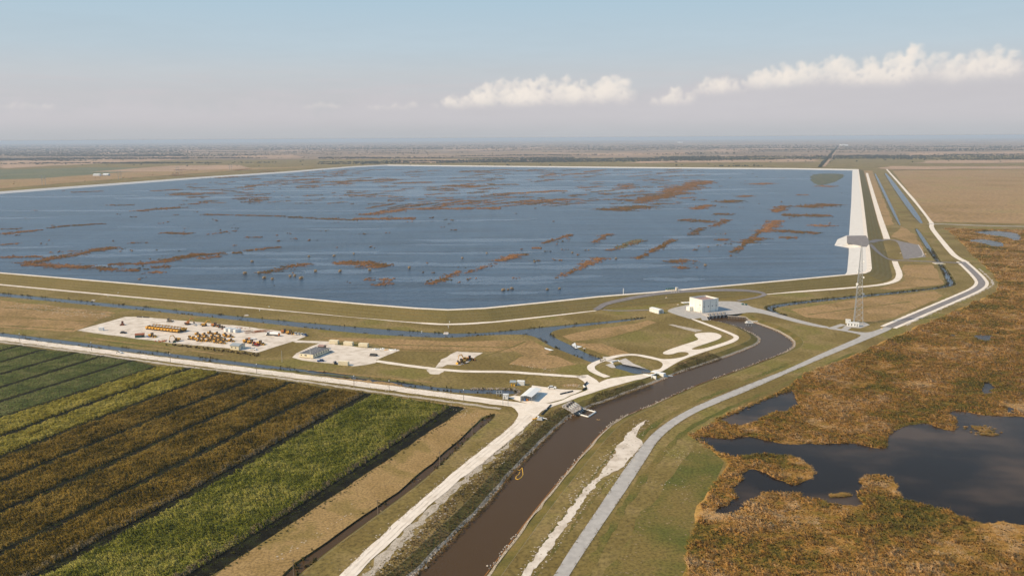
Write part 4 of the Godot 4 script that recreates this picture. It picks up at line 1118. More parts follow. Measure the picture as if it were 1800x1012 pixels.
func make_far_country() -> void:
	# fields, belts of trees and the straight far canal beyond the reservoir
	var fields := [[700, 281, 1000, 279, 1010, 283, 690, 287, "p"], [1130, 281, 1440, 279, 1440, 284, 1100, 287, "p"], [420, 273, 520, 272, 530, 276, 400, 277, "p"], [0, 283, 150, 278, 330, 274, 300, 281, 0, 296, "p"], [780, 262, 950, 258, 1000, 260, 830, 265, "p"], [1590, 268, 1800, 268, 1850, 272, 1600, 273, "p"], [1560, 292, 1800, 292, 1850, 296, 1560, 298, "p"], [1250, 262, 1400, 261, 1420, 264, 1240, 266, "p"], [1000, 270, 1200, 268, 1210, 272, 1000, 274, "p"], [150, 268, 330, 265, 340, 268, 140, 272, "p"], [1640, 282, 1800, 280, 1850, 286, 1600, 287, "p"], [500, 262, 640, 260, 650, 263, 480, 266, "p"]]
	var k := 0
	for f in fields:
		k += 1
		sheet("far_field", rough(P(f.slice(0, f.size() - 1)), 90, 40), 0.3 + k * 0.05, M.far_pale, "")
	setting("far_canal", ribbon(P([1443, 293.5, 1458, 276, 1474, 257]), 16, 1.4, 0.0, 200), M.bank, "dark straight canal running to the horizon")
	setting("far_levee", ribbon(P([1449, 293, 1463, 276, 1476.5, 257]), 14, 1.5, 0.0, 200), M.far_pale, "pale levee beside the far canal")
	var tree := leafy_ball(60, 0.34, 51, 1.0)
	var cr := Crop.new()
	var tones := [Color(0.030, 0.045, 0.030), Color(0.045, 0.060, 0.038), Color(0.070, 0.075, 0.048)]
	for n in 70000:
		var y := 254.5 + 37.5 * pow(rng.randf(), 0.75)
		var x := rng.randf_range(-60, 1860)
		var q := G2(x, y)
		var belt := noise.get_noise_2d(q.x * 0.016, q.y * 0.085) + 0.35 * noise.get_noise_2d(q.x * 0.07 + 70, q.y * 0.4)
		var keep := 0.22
		if y > 276 and y < 291 and x > 560 and x < 1010: keep = 0.02
		if x < 330 and y < 283: keep = -0.05
		if y < 264: keep = -0.12
		if belt < keep and rng.randf() > 0.004: continue
		if near_line(q, crest_line) < 60 or inside(q, [crest_line]): continue
		if y > 286 and x > 1340: continue
		var far := q.length()
		var s := rng.randf_range(5, 9) * (1.0 + maxf(0, far - 6000) / 14000)
		cr.put(Vector3(q.x, -0.5, q.y), rng.randf() * TAU, s, s * rng.randf_range(0.45, 0.8), mixc(tones, rng.randf()))
	for q in even(P([1441, 294, 1457, 276, 1473, 257]), 9.0):
		var s := rng.randf_range(4, 7)
		cr.put(Vector3(q.x + rng.randfn() * 4, -0.5, q.y + rng.randfn() * 4), rng.randf() * TAU, s, s * 0.8, mixc(tones, rng.randf()))
	plant(mass("far_woods", "hazy belts of dark trees beyond the reservoir", "woods"), "tree", cr, tree)

# ---------- buildings
func posts_along(o: Node, called: String, a: Vector3, b: Vector3, count: int, size: Vector3, m: Material) -> void:
	var mesh := MB.new().box(Vector3(0, size.y / 2, 0), size).mesh()
	for k in count:
		part(o, called, mesh, m, a.lerp(b, float(k) / maxf(1, count - 1)))
func pane(o: Node, called: String, at: Vector3, s: Vector3, m: Material) -> MeshInstance3D:
	return part(o, called, MB.new().box(Vector3.ZERO, s), m, at)
func gable(w: float, d: float, h: float, rise: float, over := 0.25) -> MB:  # ridge along x, centred
	return MB.new().prism([[-d / 2 - over, h], [-d / 2 - over, h + 0.12], [0, h + rise + 0.12], [d / 2 + over, h + 0.12], [d / 2 + over, h]], -w / 2 - over, w / 2 + over)

func make_buildings() -> void:
	# pump station
	var o := thing("pump_station", "tall cream pump station with flat parapet roof beside the brown canal", "building", G(1234.4, 550), 0.49)
	part(o, "wall", MB.new().box(Vector3(9, 5, -8.5), Vector3(18, 10, 17)), M.wall)
	part(o, "roof", MB.new().box(Vector3(9, 10.05, -8.5), Vector3(17.2, 0.12, 16.2)), M.roof_red)
	for q in [[9, -0.2, 18.1, 0.4], [9, -16.8, 18.1, 0.4], [0.15, -8.5, 0.4, 16.2], [17.85, -8.5, 0.4, 16.2]]:
		part(o, "parapet", MB.new().box(Vector3(q[0], 10.65, q[1]), Vector3(q[2], 1.3, q[3])), M.roof_white)
	for x in [2.4, 8.9, 15.4]:
		part(o, "downpipe", MB.new().box(Vector3(x, 4.9, 0.08), Vector3(0.28, 9.6, 0.16)), M.roof_grey)
	for x in [2.0, 6.9, 11.2, 15.6]:
		var lv := pane(o, "louvre", Vector3(x, 5.2, 0.06), Vector3(1.0, 1.0, 0.14), M.steel)
		for k in 4: pane(lv, "slat", Vector3(0, -0.36 + k * 0.24, 0.09), Vector3(0.84, 0.1, 0.06), M.dark)
	for z in [-3.5, -8.5, -13.5]:
		pane(o, "wall_joint", Vector3(-0.03, 5, z), Vector3(0.06, 9.8, 0.14), M.concrete)
	var dr := pane(o, "door", Vector3(-0.08, 2.1, -4.6), Vector3(0.16, 4.2, 3.6), M.roof_white)
	for k in 5: pane(dr, "door_slat", Vector3(-0.1, -1.6 + k * 0.8, 0), Vector3(0.06, 0.08, 3.5), M.steel)
	pane(o, "door", Vector3(-0.08, 1.1, -1.5), Vector3(0.14, 2.2, 1.1), M.steel)
	pane(o, "louvre", Vector3(-0.08, 6.5, -2.8), Vector3(0.16, 1.3, 1.3), M.steel)
	part(o, "annex", MB.new().box(Vector3(-1.9, 1.7, -14.2), Vector3(3.8, 3.4, 4.4)), M.wall)
	part(o, "annex_roof", MB.new().box(Vector3(-1.9, 3.5, -14.2), Vector3(4.1, 0.2, 4.7)), M.roof_white)
	pane(o, "air_handler", Vector3(19.4, 1.2, -13.5), Vector3(2.6, 2.0, 1.8), M.steel)
	# its intake bays over the water
	var a := G(1246, 556.6)
	var b := G(1280, 553.2)
	var len_ := a.distance_to(b)
	o = thing("pump_intake", "concrete pump intake deck with rust stained bays and trash racks", "intake", a, atan2(-(b.z - a.z), b.x - a.x))
	part(o, "deck", MB.new().box(Vector3(len_ / 2, 0.3, -4.7), Vector3(len_, 0.6, 10.0)), M.concrete)
	part(o, "back_wall", MB.new().box(Vector3(len_ / 2, -1.7, -9.2), Vector3(len_, 3.4, 0.6)), M.concrete)
	for k in 6:
		part(o, "pier", MB.new().box(Vector3(0.5 + k * (len_ - 1) / 5, -1.7, -4.2), Vector3(0.8, 3.4, 9.4)), M.concrete)
		part(o, "rust_stain", MB.new().box(Vector3(0.5 + k * (len_ - 1) / 5, -2.1, 0.52), Vector3(0.84, 1.0, 0.06)), M.rust)
	for k in 5:
		var x: float = 0.5 + (k + 0.5) * (len_ - 1) / 5
		var rk := part(o, "trash_rack", MB.new().box(Vector3(x, -0.1, -0.6), Vector3((len_ - 1) / 5 - 0.8, 0.2, 0.2)), M.rust)
		for j in 7: part(rk, "bar", MB.new().box(Vector3(x - 1.2 + j * 0.4, -1.6, -0.6), Vector3(0.1, 3.0, 0.12)), M.rust)
		part(o, "rake_housing", MB.new().box(Vector3(x, 1.3, -1.4), Vector3(1.6, 1.4, 1.0)), M.steel)
		part(o, "rake_arm", MB.new().tube(Vector3(x - 0.5, 0.6, 0.1), Vector3(x + 0.2, 2.5, -2.2), 0.12), M.wood)
		part(o, "motor", MB.new().tube(Vector3(x - 0.8, 1.2, -3.0), Vector3(x + 0.8, 1.2, -3.0), 0.5, 0.5, 8), M.wood)
	part(o, "rail", MB.new().tube(Vector3(0, 1.5, 0.1), Vector3(len_, 1.5, 0.1), 0.06), M.steel)
	part(o, "rail", MB.new().tube(Vector3(0, 2.4, -1.6), Vector3(len_, 2.4, -1.6), 0.09), M.wood)
	o = thing("sheet_pile_wall", "rusty sheet pile wall with pale cap at the canal head", "wall", G(1279, 555.5), 0.0)
	var e := G(1312, 557.2) - o.position
	for k in 24:
		part(o, "pile", MB.new().box(e * ((k + 0.5) / 24.0) + Vector3(0, -1.5, 0.18 * (k % 2)), Vector3(e.length() / 24 + 0.02, 2.9, 0.25), atan2(-e.z, e.x)), M.wood if k % 2 else M.dark)
	part(o, "cap", MB.new().box(e / 2 + Vector3(0, 0.1, 0), Vector3(e.length(), 0.35, 0.7), atan2(-e.z, e.x)), M.concrete)
	o = thing("wing_wall", "sloping grey concrete wing wall left of the intake", "wall", G(1245, 563), 0.0)
	e = G(1241, 555.5) - o.position
	part(o, "wall", MB.new().box(e / 2 + Vector3(0, -1.0, 0), Vector3(e.length(), 2.6, 0.7), atan2(-e.z, e.x)), M.concrete)
	part(o, "apron", MB.new().box(e / 2 + Vector3(-2.6, 0.14, 0), Vector3(e.length(), 0.2, 4.5), atan2(-e.z, e.x)), M.pavement)
	# small shed
	o = thing("storage_shed", "low white metal shed at the end of the asphalt drive", "shed", G(1158, 551.7), 0.49)
	part(o, "wall", MB.new().box(Vector3(2.7, 1.6, -6.5), Vector3(5.4, 3.2, 13)), M.white)
	part(o, "roof", MB.new().hexa(Transform3D(Basis(), Vector3(2.7, 3.45, -6.5)), Vector3(5.8, 0.5, 13.4), Vector3(1.0, 0.5, 13.4)), M.roof_white)
	for k in 6: pane(o, "wall_rib", Vector3(-0.04, 1.6, -1.1 - k * 2.15), Vector3(0.08, 3.1, 0.12), M.concrete)
	pane(o, "door", Vector3(2.7, 1.3, 0.05), Vector3(3.0, 2.6, 0.1), M.roof_grey)
	# valves and tank on the crest
	for k in 4:
		var px := 1172.2 + k * 3.7
		o = thing("discharge_valve", "dark green discharge valve standing on the crest wall", "valve", G(px, 510.6 - k * 0.25, CREST), 0.2, "green valves on the crest")
		part(o, "foot", MB.new().box(Vector3(0, 0.35, 0), Vector3(1.4, 0.7, 1.4)), M.cream)
		part(o, "body", MB.new().tube(Vector3(0, 0.6, 0), Vector3(0, 1.9, 0), 0.6, 0.45, 8), M.green)
		part(o, "hood", MB.new().tube(Vector3(-0.7, 1.9, 0), Vector3(0.7, 1.9, 0), 0.45, 0.45, 8), M.green)
	o = thing("valve_house", "small pink white block house on the crest", "house", G(1190, 510.2, CREST), 0.2)
	part(o, "wall", MB.new().box(Vector3(0, 1.3, 0), Vector3(2.0, 2.6, 2.0)), M.cream)
	part(o, "roof", MB.new().box(Vector3(0, 2.7, 0), Vector3(2.3, 0.2, 2.3)), M.white)
	pane(o, "door", Vector3(0, 1.0, 1.03), Vector3(0.9, 2.0, 0.06), M.steel)
	for k in 4:
		o = thing("concrete_block", "pale concrete block below the green valves", "block", on_slope(1181.5 + k * 4.1, 514.6 - k * 0.3), 0.2, "pale blocks below the green valves")
		part(o, "block", MB.new().hexa(Transform3D(Basis(), Vector3(0, 0.4, 0)), Vector3(1.4, 0.9, 1.0), Vector3(1.1, 0.9, 0.8)), M.concrete)
	o = thing("gauge_post", "white water gauge post standing in the reservoir", "gauge", G(1096, 518, POOL - 0.5))
	part(o, "post", MB.new().tube(Vector3.ZERO, Vector3(0, 6.0, 0), 0.35, 0.3, 8), M.white)
	part(o, "gauge_board", MB.new().box(Vector3(0, 3.4, 0.42), Vector3(0.5, 4.4, 0.08)), M.roof_white)
	part(o, "cap", MB.new().tube(Vector3(0, 6.0, 0), Vector3(0, 6.4, 0), 0.5, 0.1, 8), M.steel)
	make_tower()
	# site office of joined modules
	o = thing("site_office", "cream modular site office with ribbed black roof", "building", G(526, 628.3), -0.38)
	for k in 7:
		var z := -1.45 - k * 2.9
		var u := part(o, "module", MB.new().box(Vector3(5.6, 1.75, z), Vector3(11.2, 2.5, 2.86)), M.cream)
		part(u, "roof", MB.new().hexa(Transform3D(Basis(), Vector3(5.6, 3.12, z)), Vector3(11.4, 0.26, 2.5), Vector3(11.3, 0.26, 1.6)), M.roof_dark)
		part(u, "roof_seam", MB.new().box(Vector3(5.6, 3.06, z + 1.44), Vector3(11.4, 0.16, 0.24)), M.roof_white)
		part(u, "window", MB.new().box(Vector3(11.24, 2.0, z), Vector3(0.08, 1.0, 0.9)), M.glass)
		part(u, "skirting", MB.new().box(Vector3(5.6, 0.25, z), Vector3(10.9, 0.5, 2.7)), M.wood)
	for x in [1.6, 4.7, 5.6]:
		pane(o, "window", Vector3(x, 2.0, 0.03), Vector3(0.7, 0.8, 0.08), M.glass)
	o = thing("porch", "brown roofed porch behind the site office", "porch", G(566, 613.5), -0.38)
	part(o, "wall", MB.new().box(Vector3(0, 1.2, 0), Vector3(4.2, 2.4, 4.0)), M.wood)
	part(o, "roof", gable(4.4, 4.4, 2.4, 0.9), M.roof_red)
	o = thing("entry_ramp", "grey wooden entry ramp beside the site office", "ramp", G(580, 618), -0.38)
	part(o, "deck", MB.new().box(Vector3(0, 0.7, 0), Vector3(4.2, 0.14, 1.6)), M.steel)
	posts_along(o, "post", Vector3(-2, 0, 0.7), Vector3(2, 0, 0.7), 4, Vector3(0.12, 1.7, 0.12), M.wood)
	var cl := ["cream shipping container behind the site office, nearest the wire pen", "cream shipping container in the middle of the row of three", "cream shipping container at the end of the row by the white bags", "cream shipping container alone at the front edge of the office yard"]
	var cp := [[585.4, 604.6], [611, 607.4], [637.6, 610.2], [602.5, 642.4]]
	for k in 4:
		container("cargo_container", cl[k], G(cp[k][0], cp[k][1]), -0.30, 7.2, M.cream)
	# yard buildings
	o = thing("yard_workshop", "cream yard workshop with grey gable roof", "building", G(411.5, 614.9) , -0.34)
	part(o, "wall", MB.new().box(Vector3(0, 1.5, -3.9), Vector3(7.4, 3.0, 7.6)), M.cream)
	var gb := part(o, "roof", gable(7.6, 7.8, 3.0, 1.2), M.roof_grey, Vector3(0, 0, -3.9))
	part(o, "gable_wall", MB.new().prism([[-7.7, 3.0], [-3.9, 4.15], [-0.1, 3.0]], -3.69, 3.69), M.cream)
	pane(o, "door", Vector3(3.74, 1.2, -3.9), Vector3(0.1, 2.4, 2.4), M.steel)
	for x in [-2.2, 1.0]: pane(o, "window", Vector3(x, 1.7, -0.07), Vector3(0.9, 0.8, 0.08), M.glass)
	for k in 3:
		container("cargo_container", ["white shipping container nearest the rusty scrap in the yard", "white shipping container in the middle of the yard's three", "white shipping container with clear ground to its right"][k], G([401.5, 409.5, 418.5][k], [582.2, 583, 584][k]), 1.0, 6.0, M.white)
	container("cargo_container", "white box trailer standing alone on the empty part of the yard", G(176.5, 581.6), 0.1, 3.6, M.white)
	o = thing("tool_shed", "green lean to shed with rusty roof at the yard front", "shed", G(245, 593.5), 0.35)
	part(o, "wall", MB.new().hexa(Transform3D(Basis(), Vector3(0, 1.1, -1.5)), Vector3(6.8, 2.2, 3.0), Vector3(6.8, 2.2, 2.8)), M.green)
	part(o, "roof", MB.new().obox(Transform3D(Basis(Vector3.RIGHT, 0.28), Vector3(0, 2.5, -1.5)), Vector3(7.1, 0.12, 3.6)), M.rust)
	pane(o, "door", Vector3(2.0, 1.0, 0.04), Vector3(1.4, 2.0, 0.1), M.dark)
	# long open shed
	a = G(924.5, 706.5)
	b = G(942, 691.5)
	o = thing("open_shed", "long white roofed open shed on the shell yard", "shed", (a + b) / 2, atan2(-(b.x - a.x), -(b.z - a.z)))
	var sl := a.distance_to(b)
	for s in [-1, 1]:
		part(o, "roof", MB.new().obox(Transform3D(Basis(Vector3.BACK, -s * 0.16), Vector3(s * 1.75, 3.55, 0)), Vector3(3.6, 0.12, sl)), M.roof_white)
		for k in 6: part(o, "post", MB.new().tube(Vector3(s * 3.3, 0, -sl / 2 + 0.4 + k * (sl - 0.8) / 5), Vector3(s * 3.3, 3.3, -sl / 2 + 0.4 + k * (sl - 0.8) / 5), 0.09), M.steel)
	part(o, "back_wall", MB.new().box(Vector3(-3.4, 1.6, 0), Vector3(0.1, 3.2, sl)), M.roof_white)
	for k in 3: part(o, "workbench", MB.new().box(Vector3(-1.2 + k * 1.2, 0.6, sl / 2 - 1.5 - k), Vector3(0.9, 1.2, 1.4)), [M.blue, M.orange, M.steel][k])
	o = thing("control_hut", "small white control hut beside the long open shed", "hut", G(888.5, 701.8), -0.15)
	part(o, "wall", MB.new().box(Vector3(0, 1.3, -1.4), Vector3(3.0, 2.6, 2.8)), M.white)
	part(o, "roof", MB.new().obox(Transform3D(Basis(Vector3.RIGHT, -0.08), Vector3(0, 2.7, -1.4)), Vector3(3.3, 0.16, 3.2)), M.roof_white)
	pane(o, "door", Vector3(-0.6, 1.0, 0.03), Vector3(0.8, 2.0, 0.06), M.steel)
	pane(o, "vent", Vector3(0.8, 1.8, 0.03), Vector3(0.5, 0.5, 0.06), M.dark)
	o = thing("pump_gantry", "grey steel pump gantry over the end of the roadside canal", "gantry", G(877.5, 695.5), 0.1)
	for x in [-1.5, 0.0, 1.5]:
		for z in [-1.0, 1.0]: part(o, "post", MB.new().tube(Vector3(x, -1, z), Vector3(x, 2.9, z), 0.1), M.steel)
	part(o, "platform", MB.new().box(Vector3(0, 1.6, 0), Vector3(3.6, 0.12, 2.4)), M.steel)
	part(o, "beam", MB.new().box(Vector3(0, 2.9, 0), Vector3(3.6, 0.2, 0.2)), M.steel)
	for x in [-0.8, 0.8]: part(o, "pump", MB.new().tube(Vector3(x, 1.6, 0), Vector3(x, 2.7, 0), 0.3, 0.3, 8), M.dark)
	o = thing("generator_shelter", "grey roofed shelter over orange pumps by the rocks", "shelter", G(901.5, 678.4), -0.1)
	part(o, "roof", MB.new().obox(Transform3D(Basis(Vector3.RIGHT, 0.15), Vector3(0, 2.6, -1.2)), Vector3(4.0, 0.12, 3.4)), M.roof_grey)
	for x in [-1.8, 1.8]:
		for z in [0.2, -2.6]: part(o, "post", MB.new().tube(Vector3(x, 0, z), Vector3(x, 2.5, z), 0.07), M.steel)
	for x in [-0.9, 0.8]: part(o, "pump", MB.new().hexa(Transform3D(Basis(), Vector3(x, 0.6, -0.6)), Vector3(1.0, 1.2, 1.2), Vector3(0.7, 1.2, 0.8)), M.buoy)
	o = container("fuel_container", "white angled fuel container beside the orange pumps", G(915, 677.5), -0.2, 4.6, M.white)
	# culvert and gate
	o = thing("culvert_headwall", "white box culvert headwall under the curving shell road", "culvert", G(1083.5, 641.5), 0.0)
	var hl := G(1074.5, 637) - o.position
	var hr := G(1087, 634.2) - o.position
	var cy := atan2(-(hr.z - hl.z), hr.x - hl.x)
	var cw := hl.distance_to(hr)
	var ct := Transform3D(Basis(Vector3.UP, cy), (hl + hr) / 2)
	part(o, "headwall", MB.new().obox(ct * Transform3D(Basis(), Vector3(0, 0.35, 0)), Vector3(cw + 1.0, 0.7, 0.6)), M.white)
	part(o, "barrel_roof", MB.new().obox(ct * Transform3D(Basis(), Vector3(0, -0.05, -4)), Vector3(cw, 0.2, 8)), M.concrete)
	for sx in [-1, 1]: part(o, "barrel_wall", MB.new().obox(ct * Transform3D(Basis(), Vector3(sx * cw / 2, -0.8, -4)), Vector3(0.4, 1.9, 8)), M.concrete)
	part(o, "barrel_wall", MB.new().obox(ct * Transform3D(Basis(), Vector3(0, -0.8, -8)), Vector3(cw, 1.9, 0.3)), M.concrete)
	for q in [[hl, G(1083, 644.8, -1.4) - o.position], [hr, G(1093, 641.4, -1.4) - o.position]]:
		var m2: Vector3 = (q[0] + q[1]) / 2
		var dd: Vector3 = q[1] - q[0]
		part(o, "wing_wall", MB.new().obox(Transform3D(Basis.looking_at(dd, Vector3.UP), m2 + Vector3(0, -0.2, 0)), Vector3(0.7, 1.6, dd.length())), M.white)
	for q in [[1064, 641.5, 1076, 638, 1083, 646, 1076, 646.5], [1088, 634, 1099, 629.5, 1116, 640, 1139, 649, 1120, 645, 1096, 640.5], [1060, 627, 1080, 627, 1072, 631, 1064, 633]]:
		sheet("rock_apron", rough(P(q), 2, 0.4), 0.06, M.concrete, "pale rock apron beside the culvert")
	o = thing("water_gate", "white concrete water gate between stilling basin and intake canal", "gate", G(1148, 659))
	var gl := G(1144.5, 661) - o.position
	var gr := G(1155, 656.8) - o.position
	var yaw := atan2(-(gr.z - gl.z), gr.x - gl.x)
	part(o, "abutment", MB.new().box(gr + Vector3(1.2, -1.2, -2.1), Vector3(3.0, 3.2, 9.5), yaw), M.white)
	part(o, "abutment", MB.new().box(gl + Vector3(-0.6, -1.2, -1.0), Vector3(1.0, 3.2, 9.5), yaw), M.white)
	part(o, "walkway", MB.new().box((gl + gr) / 2 + Vector3(0, 0.55, 0), Vector3(gl.distance_to(gr), 0.25, 1.0), yaw), M.roof_white)
	part(o, "gate_leaf", MB.new().box((gl + gr) / 2 + Vector3(0, -1.2, -0.4), Vector3(gl.distance_to(gr) - 0.5, 2.6, 0.2), yaw), M.steel)
	part(o, "gate_frame", MB.new().tube(gl + Vector3(0, -2.4, 4), gl + Vector3(0, 1.6, 0), 0.15), M.white)
	var wr := G(1181, 660.5, -2.0) - o.position
	var wd := wr - gr
	part(o, "wing_wall", MB.new().obox(Transform3D(Basis.looking_at(Vector3(wd.x, -1.2, wd.z), Vector3.UP), gr + wd * 0.55 + Vector3(0, -1.6, 0)), Vector3(1.0, 2.6, wd.length())), M.white)
	posts_along(o, "bollard", G(1129, 655) - o.position, G(1143, 658.5) - o.position, 6, Vector3(0.4, 1.1, 0.4), M.wood)
	o = thing("canal_bridge", "pale concrete bridge carrying the asphalt drive over the narrow canal", "bridge", G(1652, 463.5))
	part(o, "deck", MB.new().box(Vector3(0, 0.1, -1.5), Vector3(11, 0.7, 9)), M.concrete)
	for x in [-4.9, 0.0, 4.9]: part(o, "pier", MB.new().box(Vector3(x, -0.9, -1.2), Vector3(1.6, 2.0, 9.0)), M.cream)
	part(o, "parapet", MB.new().box(Vector3(0, 0.3, 3.2), Vector3(11.5, 0.9, 0.5)), M.cream)
	for x in [-5, 5]: part(o, "rail", MB.new().box(Vector3(x * 0.0, 0.9, 3.0 - (x + 5) * 0.9), Vector3(11, 0.12, 0.12)), M.steel)

func container(called: String, label: String, at: Vector3, yaw: float, length: float, m: Material) -> Node3D:
	var o := thing(called, label, "container", at, yaw)
	var b := MB.new().box(Vector3(0, 1.4, -1.25), Vector3(length, 2.5, 2.4))
	part(o, "body", b, m)
	part(o, "frame", MB.new().box(Vector3(0, 0.12, -1.25), Vector3(length, 0.2, 2.3)).box(Vector3(0, 2.68, -0.1), Vector3(length + 0.06, 0.14, 0.14)).box(Vector3(0, 2.68, -2.4), Vector3(length + 0.06, 0.14, 0.14)), m)
	var rib := MB.new().box(Vector3.ZERO, Vector3(0.16, 2.3, 0.1)).mesh()
	for k in int(length / 0.6): part(o, "rib", rib, m, Vector3(-length / 2 + 0.35 + k * 0.6, 1.4, -0.03))
	for s in [-0.58, 0.58]: pane(o, "door", Vector3(length / 2 + 0.03, 1.4, -1.25 + s), Vector3(0.06, 2.3, 1.08), m)
	return o

func make_tower() -> void:
	var o := thing("lattice_tower", "tall grey lattice radio tower with dish antennas", "tower", G(1507, 568.5))
	var h := 63.0
	var r0 := 4.6
	var r1 := 0.55
	var ang := [0.5, 0.5 + TAU / 3, 0.5 + 2 * TAU / 3]
	var at := func(k: int, t: float) -> Vector3: return Vector3(cos(ang[k]) * lerpf(r0, r1, t), h * t, sin(ang[k]) * lerpf(r0, r1, t))
	for k in 3:
		part(o, "leg", MB.new().tube(at.call(k, 0.0), at.call(k, 1.0), 0.24, 0.12, 6), M.steel)
		part(o, "footing", MB.new().box(at.call(k, 0.0) + Vector3(0, 0.25, 0), Vector3(1.2, 0.5, 1.2)), M.concrete)
	var t := 0.0
	var lev := []
	while t < 0.985:
		lev.append(t)
		t += lerpf(0.075, 0.026, t)
	for j in lev.size() - 1:
		for k in 3:
			var n := (k + 1) % 3
			part(o, "brace", MB.new().tube(at.call(k, lev[j]), at.call(n, lev[j + 1]), 0.08, 0.08, 4, false), M.steel)
			part(o, "brace", MB.new().tube(at.call(n, lev[j]), at.call(k, lev[j + 1]), 0.07, 0.07, 4, false), M.steel)
			part(o, "strut", MB.new().tube(at.call(k, lev[j + 1]), at.call(n, lev[j + 1]), 0.06, 0.06, 4, false), M.steel)
	for q in [[0, 0.39, -0.8, 1], [1, 0.52, 0.5, 1], [0, 0.60, 0.6, -1], [2, 0.66, 0.0, 1], [1, 0.70, -0.6, -1], [0, 0.80, 0.4, 1], [2, 0.48, 0.2, 1]]:
		var p: Vector3 = at.call(q[0], q[1])
		var d := Vector3(p.x, 0, p.z).normalized().rotated(Vector3.UP, q[2])
		part(o, "dish", MB.new().tube(p + d * 0.5, p + d * 1.0, 0.35, 0.95, 12), M.white)
	part(o, "mast", MB.new().tube(Vector3(0, h - 1, 0), Vector3(0, h + 3.5, 0), 0.07), M.steel)
	o = thing("radio_shelter", "long white equipment shelter at the tower foot", "shelter", G(1500, 573.8), -0.32)
	part(o, "wall", MB.new().box(Vector3(0, 1.5, -1.6), Vector3(9.0, 2.8, 3.2)), M.white)
	part(o, "roof", MB.new().box(Vector3(0, 3.0, -1.6), Vector3(9.3, 0.2, 3.5)), M.roof_white)
	for x in [-3.2, -1.0, 1.4]: pane(o, "vent", Vector3(x, 1.4, 0.03), Vector3(0.7, 1.5, 0.06), M.dark)
	pane(o, "door", Vector3(3.2, 1.2, 0.03), Vector3(1.0, 2.1, 0.06), M.steel)
	o = thing("generator_hut", "small white generator hut behind the long shelter", "hut", G(1491.5, 568.2), -0.32)
	part(o, "wall", MB.new().box(Vector3(0, 1.4, -1.4), Vector3(3.8, 2.8, 2.8)), M.white)
	part(o, "roof", MB.new().hexa(Transform3D(Basis(), Vector3(0, 2.95, -1.4)), Vector3(4.2, 0.3, 3.2), Vector3(3.0, 0.3, 1.0)), M.roof_white)
	pane(o, "door", Vector3(0.8, 1.0, 0.03), Vector3(0.9, 2.0, 0.06), M.steel)

# ---------- machines (nose towards -z)
func wheel(o: Node, x: float, z: float, r: float, w: float) -> void:
	var t := part(o, "wheel", MB.new().tube(Vector3(-w / 2, 0, 0), Vector3(w / 2, 0, 0), r, r, 12), M.tyre, Vector3(x, r, z))
	part(t, "rim", MB.new().tube(Vector3(-w / 2 - 0.03, 0, 0), Vector3(w / 2 + 0.03, 0, 0), r * 0.5, r * 0.5, 8), M.yellow)
func facing(dx: float, dz: float) -> float:
	return atan2(-dx, -dz)
func cab_on(o: Node, c: Vector3, s: Vector3, roof: Material, frame: Material) -> void:
	var cb := part(o, "cab", MB.new().hexa(Transform3D(Basis(), c), s, Vector3(s.x * 0.9, s.y, s.z * 0.85)), M.glass)
	part(cb, "cab_roof", MB.new().box(c + Vector3(0, s.y / 2 + 0.08, 0), Vector3(s.x, 0.16, s.z)), roof)
	for x in [-1, 1]:
		for z in [-1, 1]: part(cb, "pillar", MB.new().box(c + Vector3(x * s.x * 0.47, 0, z * s.z * 0.46), Vector3(0.12, s.y, 0.12)), frame)
func dump_truck(label: String, at: Vector3, yaw: float, group: String) -> Node3D:
	var o := thing("dump_truck", label, "dump truck", at, yaw, group)
	part(o, "chassis", MB.new().box(Vector3(0, 1.1, 0.3), Vector3(1.2, 0.6, 9.0)), M.dark)
	part(o, "hood", MB.new().hexa(Transform3D(Basis(), Vector3(0, 1.9, -3.9)), Vector3(2.3, 1.3, 2.4), Vector3(1.9, 1.3, 2.0)), M.yellow)
	part(o, "fender", MB.new().box(Vector3(0, 1.75, -2.9), Vector3(2.7, 0.14, 2.2)), M.yellow)
	cab_on(o, Vector3(0, 2.6, -2.1), Vector3(2.0, 1.5, 1.5), M.white, M.yellow)
	var bed := MB.new()
	for s in [-1, 1]: bed.hexa(Transform3D(Basis(Vector3.BACK, -s * 0.22), Vector3(s * 1.15, 2.2, 2.1)), Vector3(0.16, 1.5, 4.8), Vector3(0.16, 1.5, 5.6))
	bed.obox(Transform3D(Basis(Vector3.RIGHT, 0.1), Vector3(0, 1.6, 2.2)), Vector3(2.2, 0.18, 5.2))
	bed.obox(Transform3D(Basis(Vector3.RIGHT, 0.35), Vector3(0, 2.4, -0.6)), Vector3(2.7, 1.7, 0.16))
	part(o, "dump_bed", bed, M.yellow)
	part(o, "bed_floor", MB.new().obox(Transform3D(Basis(Vector3.RIGHT, 0.1), Vector3(0, 1.75, 2.2)), Vector3(2.0, 0.1, 5.0)), M.dark)
	for z in [-3.4, 1.2, 3.0]:
		for x in [-1.1, 1.1]: wheel(o, x, z, 0.8, 0.6)
	return o
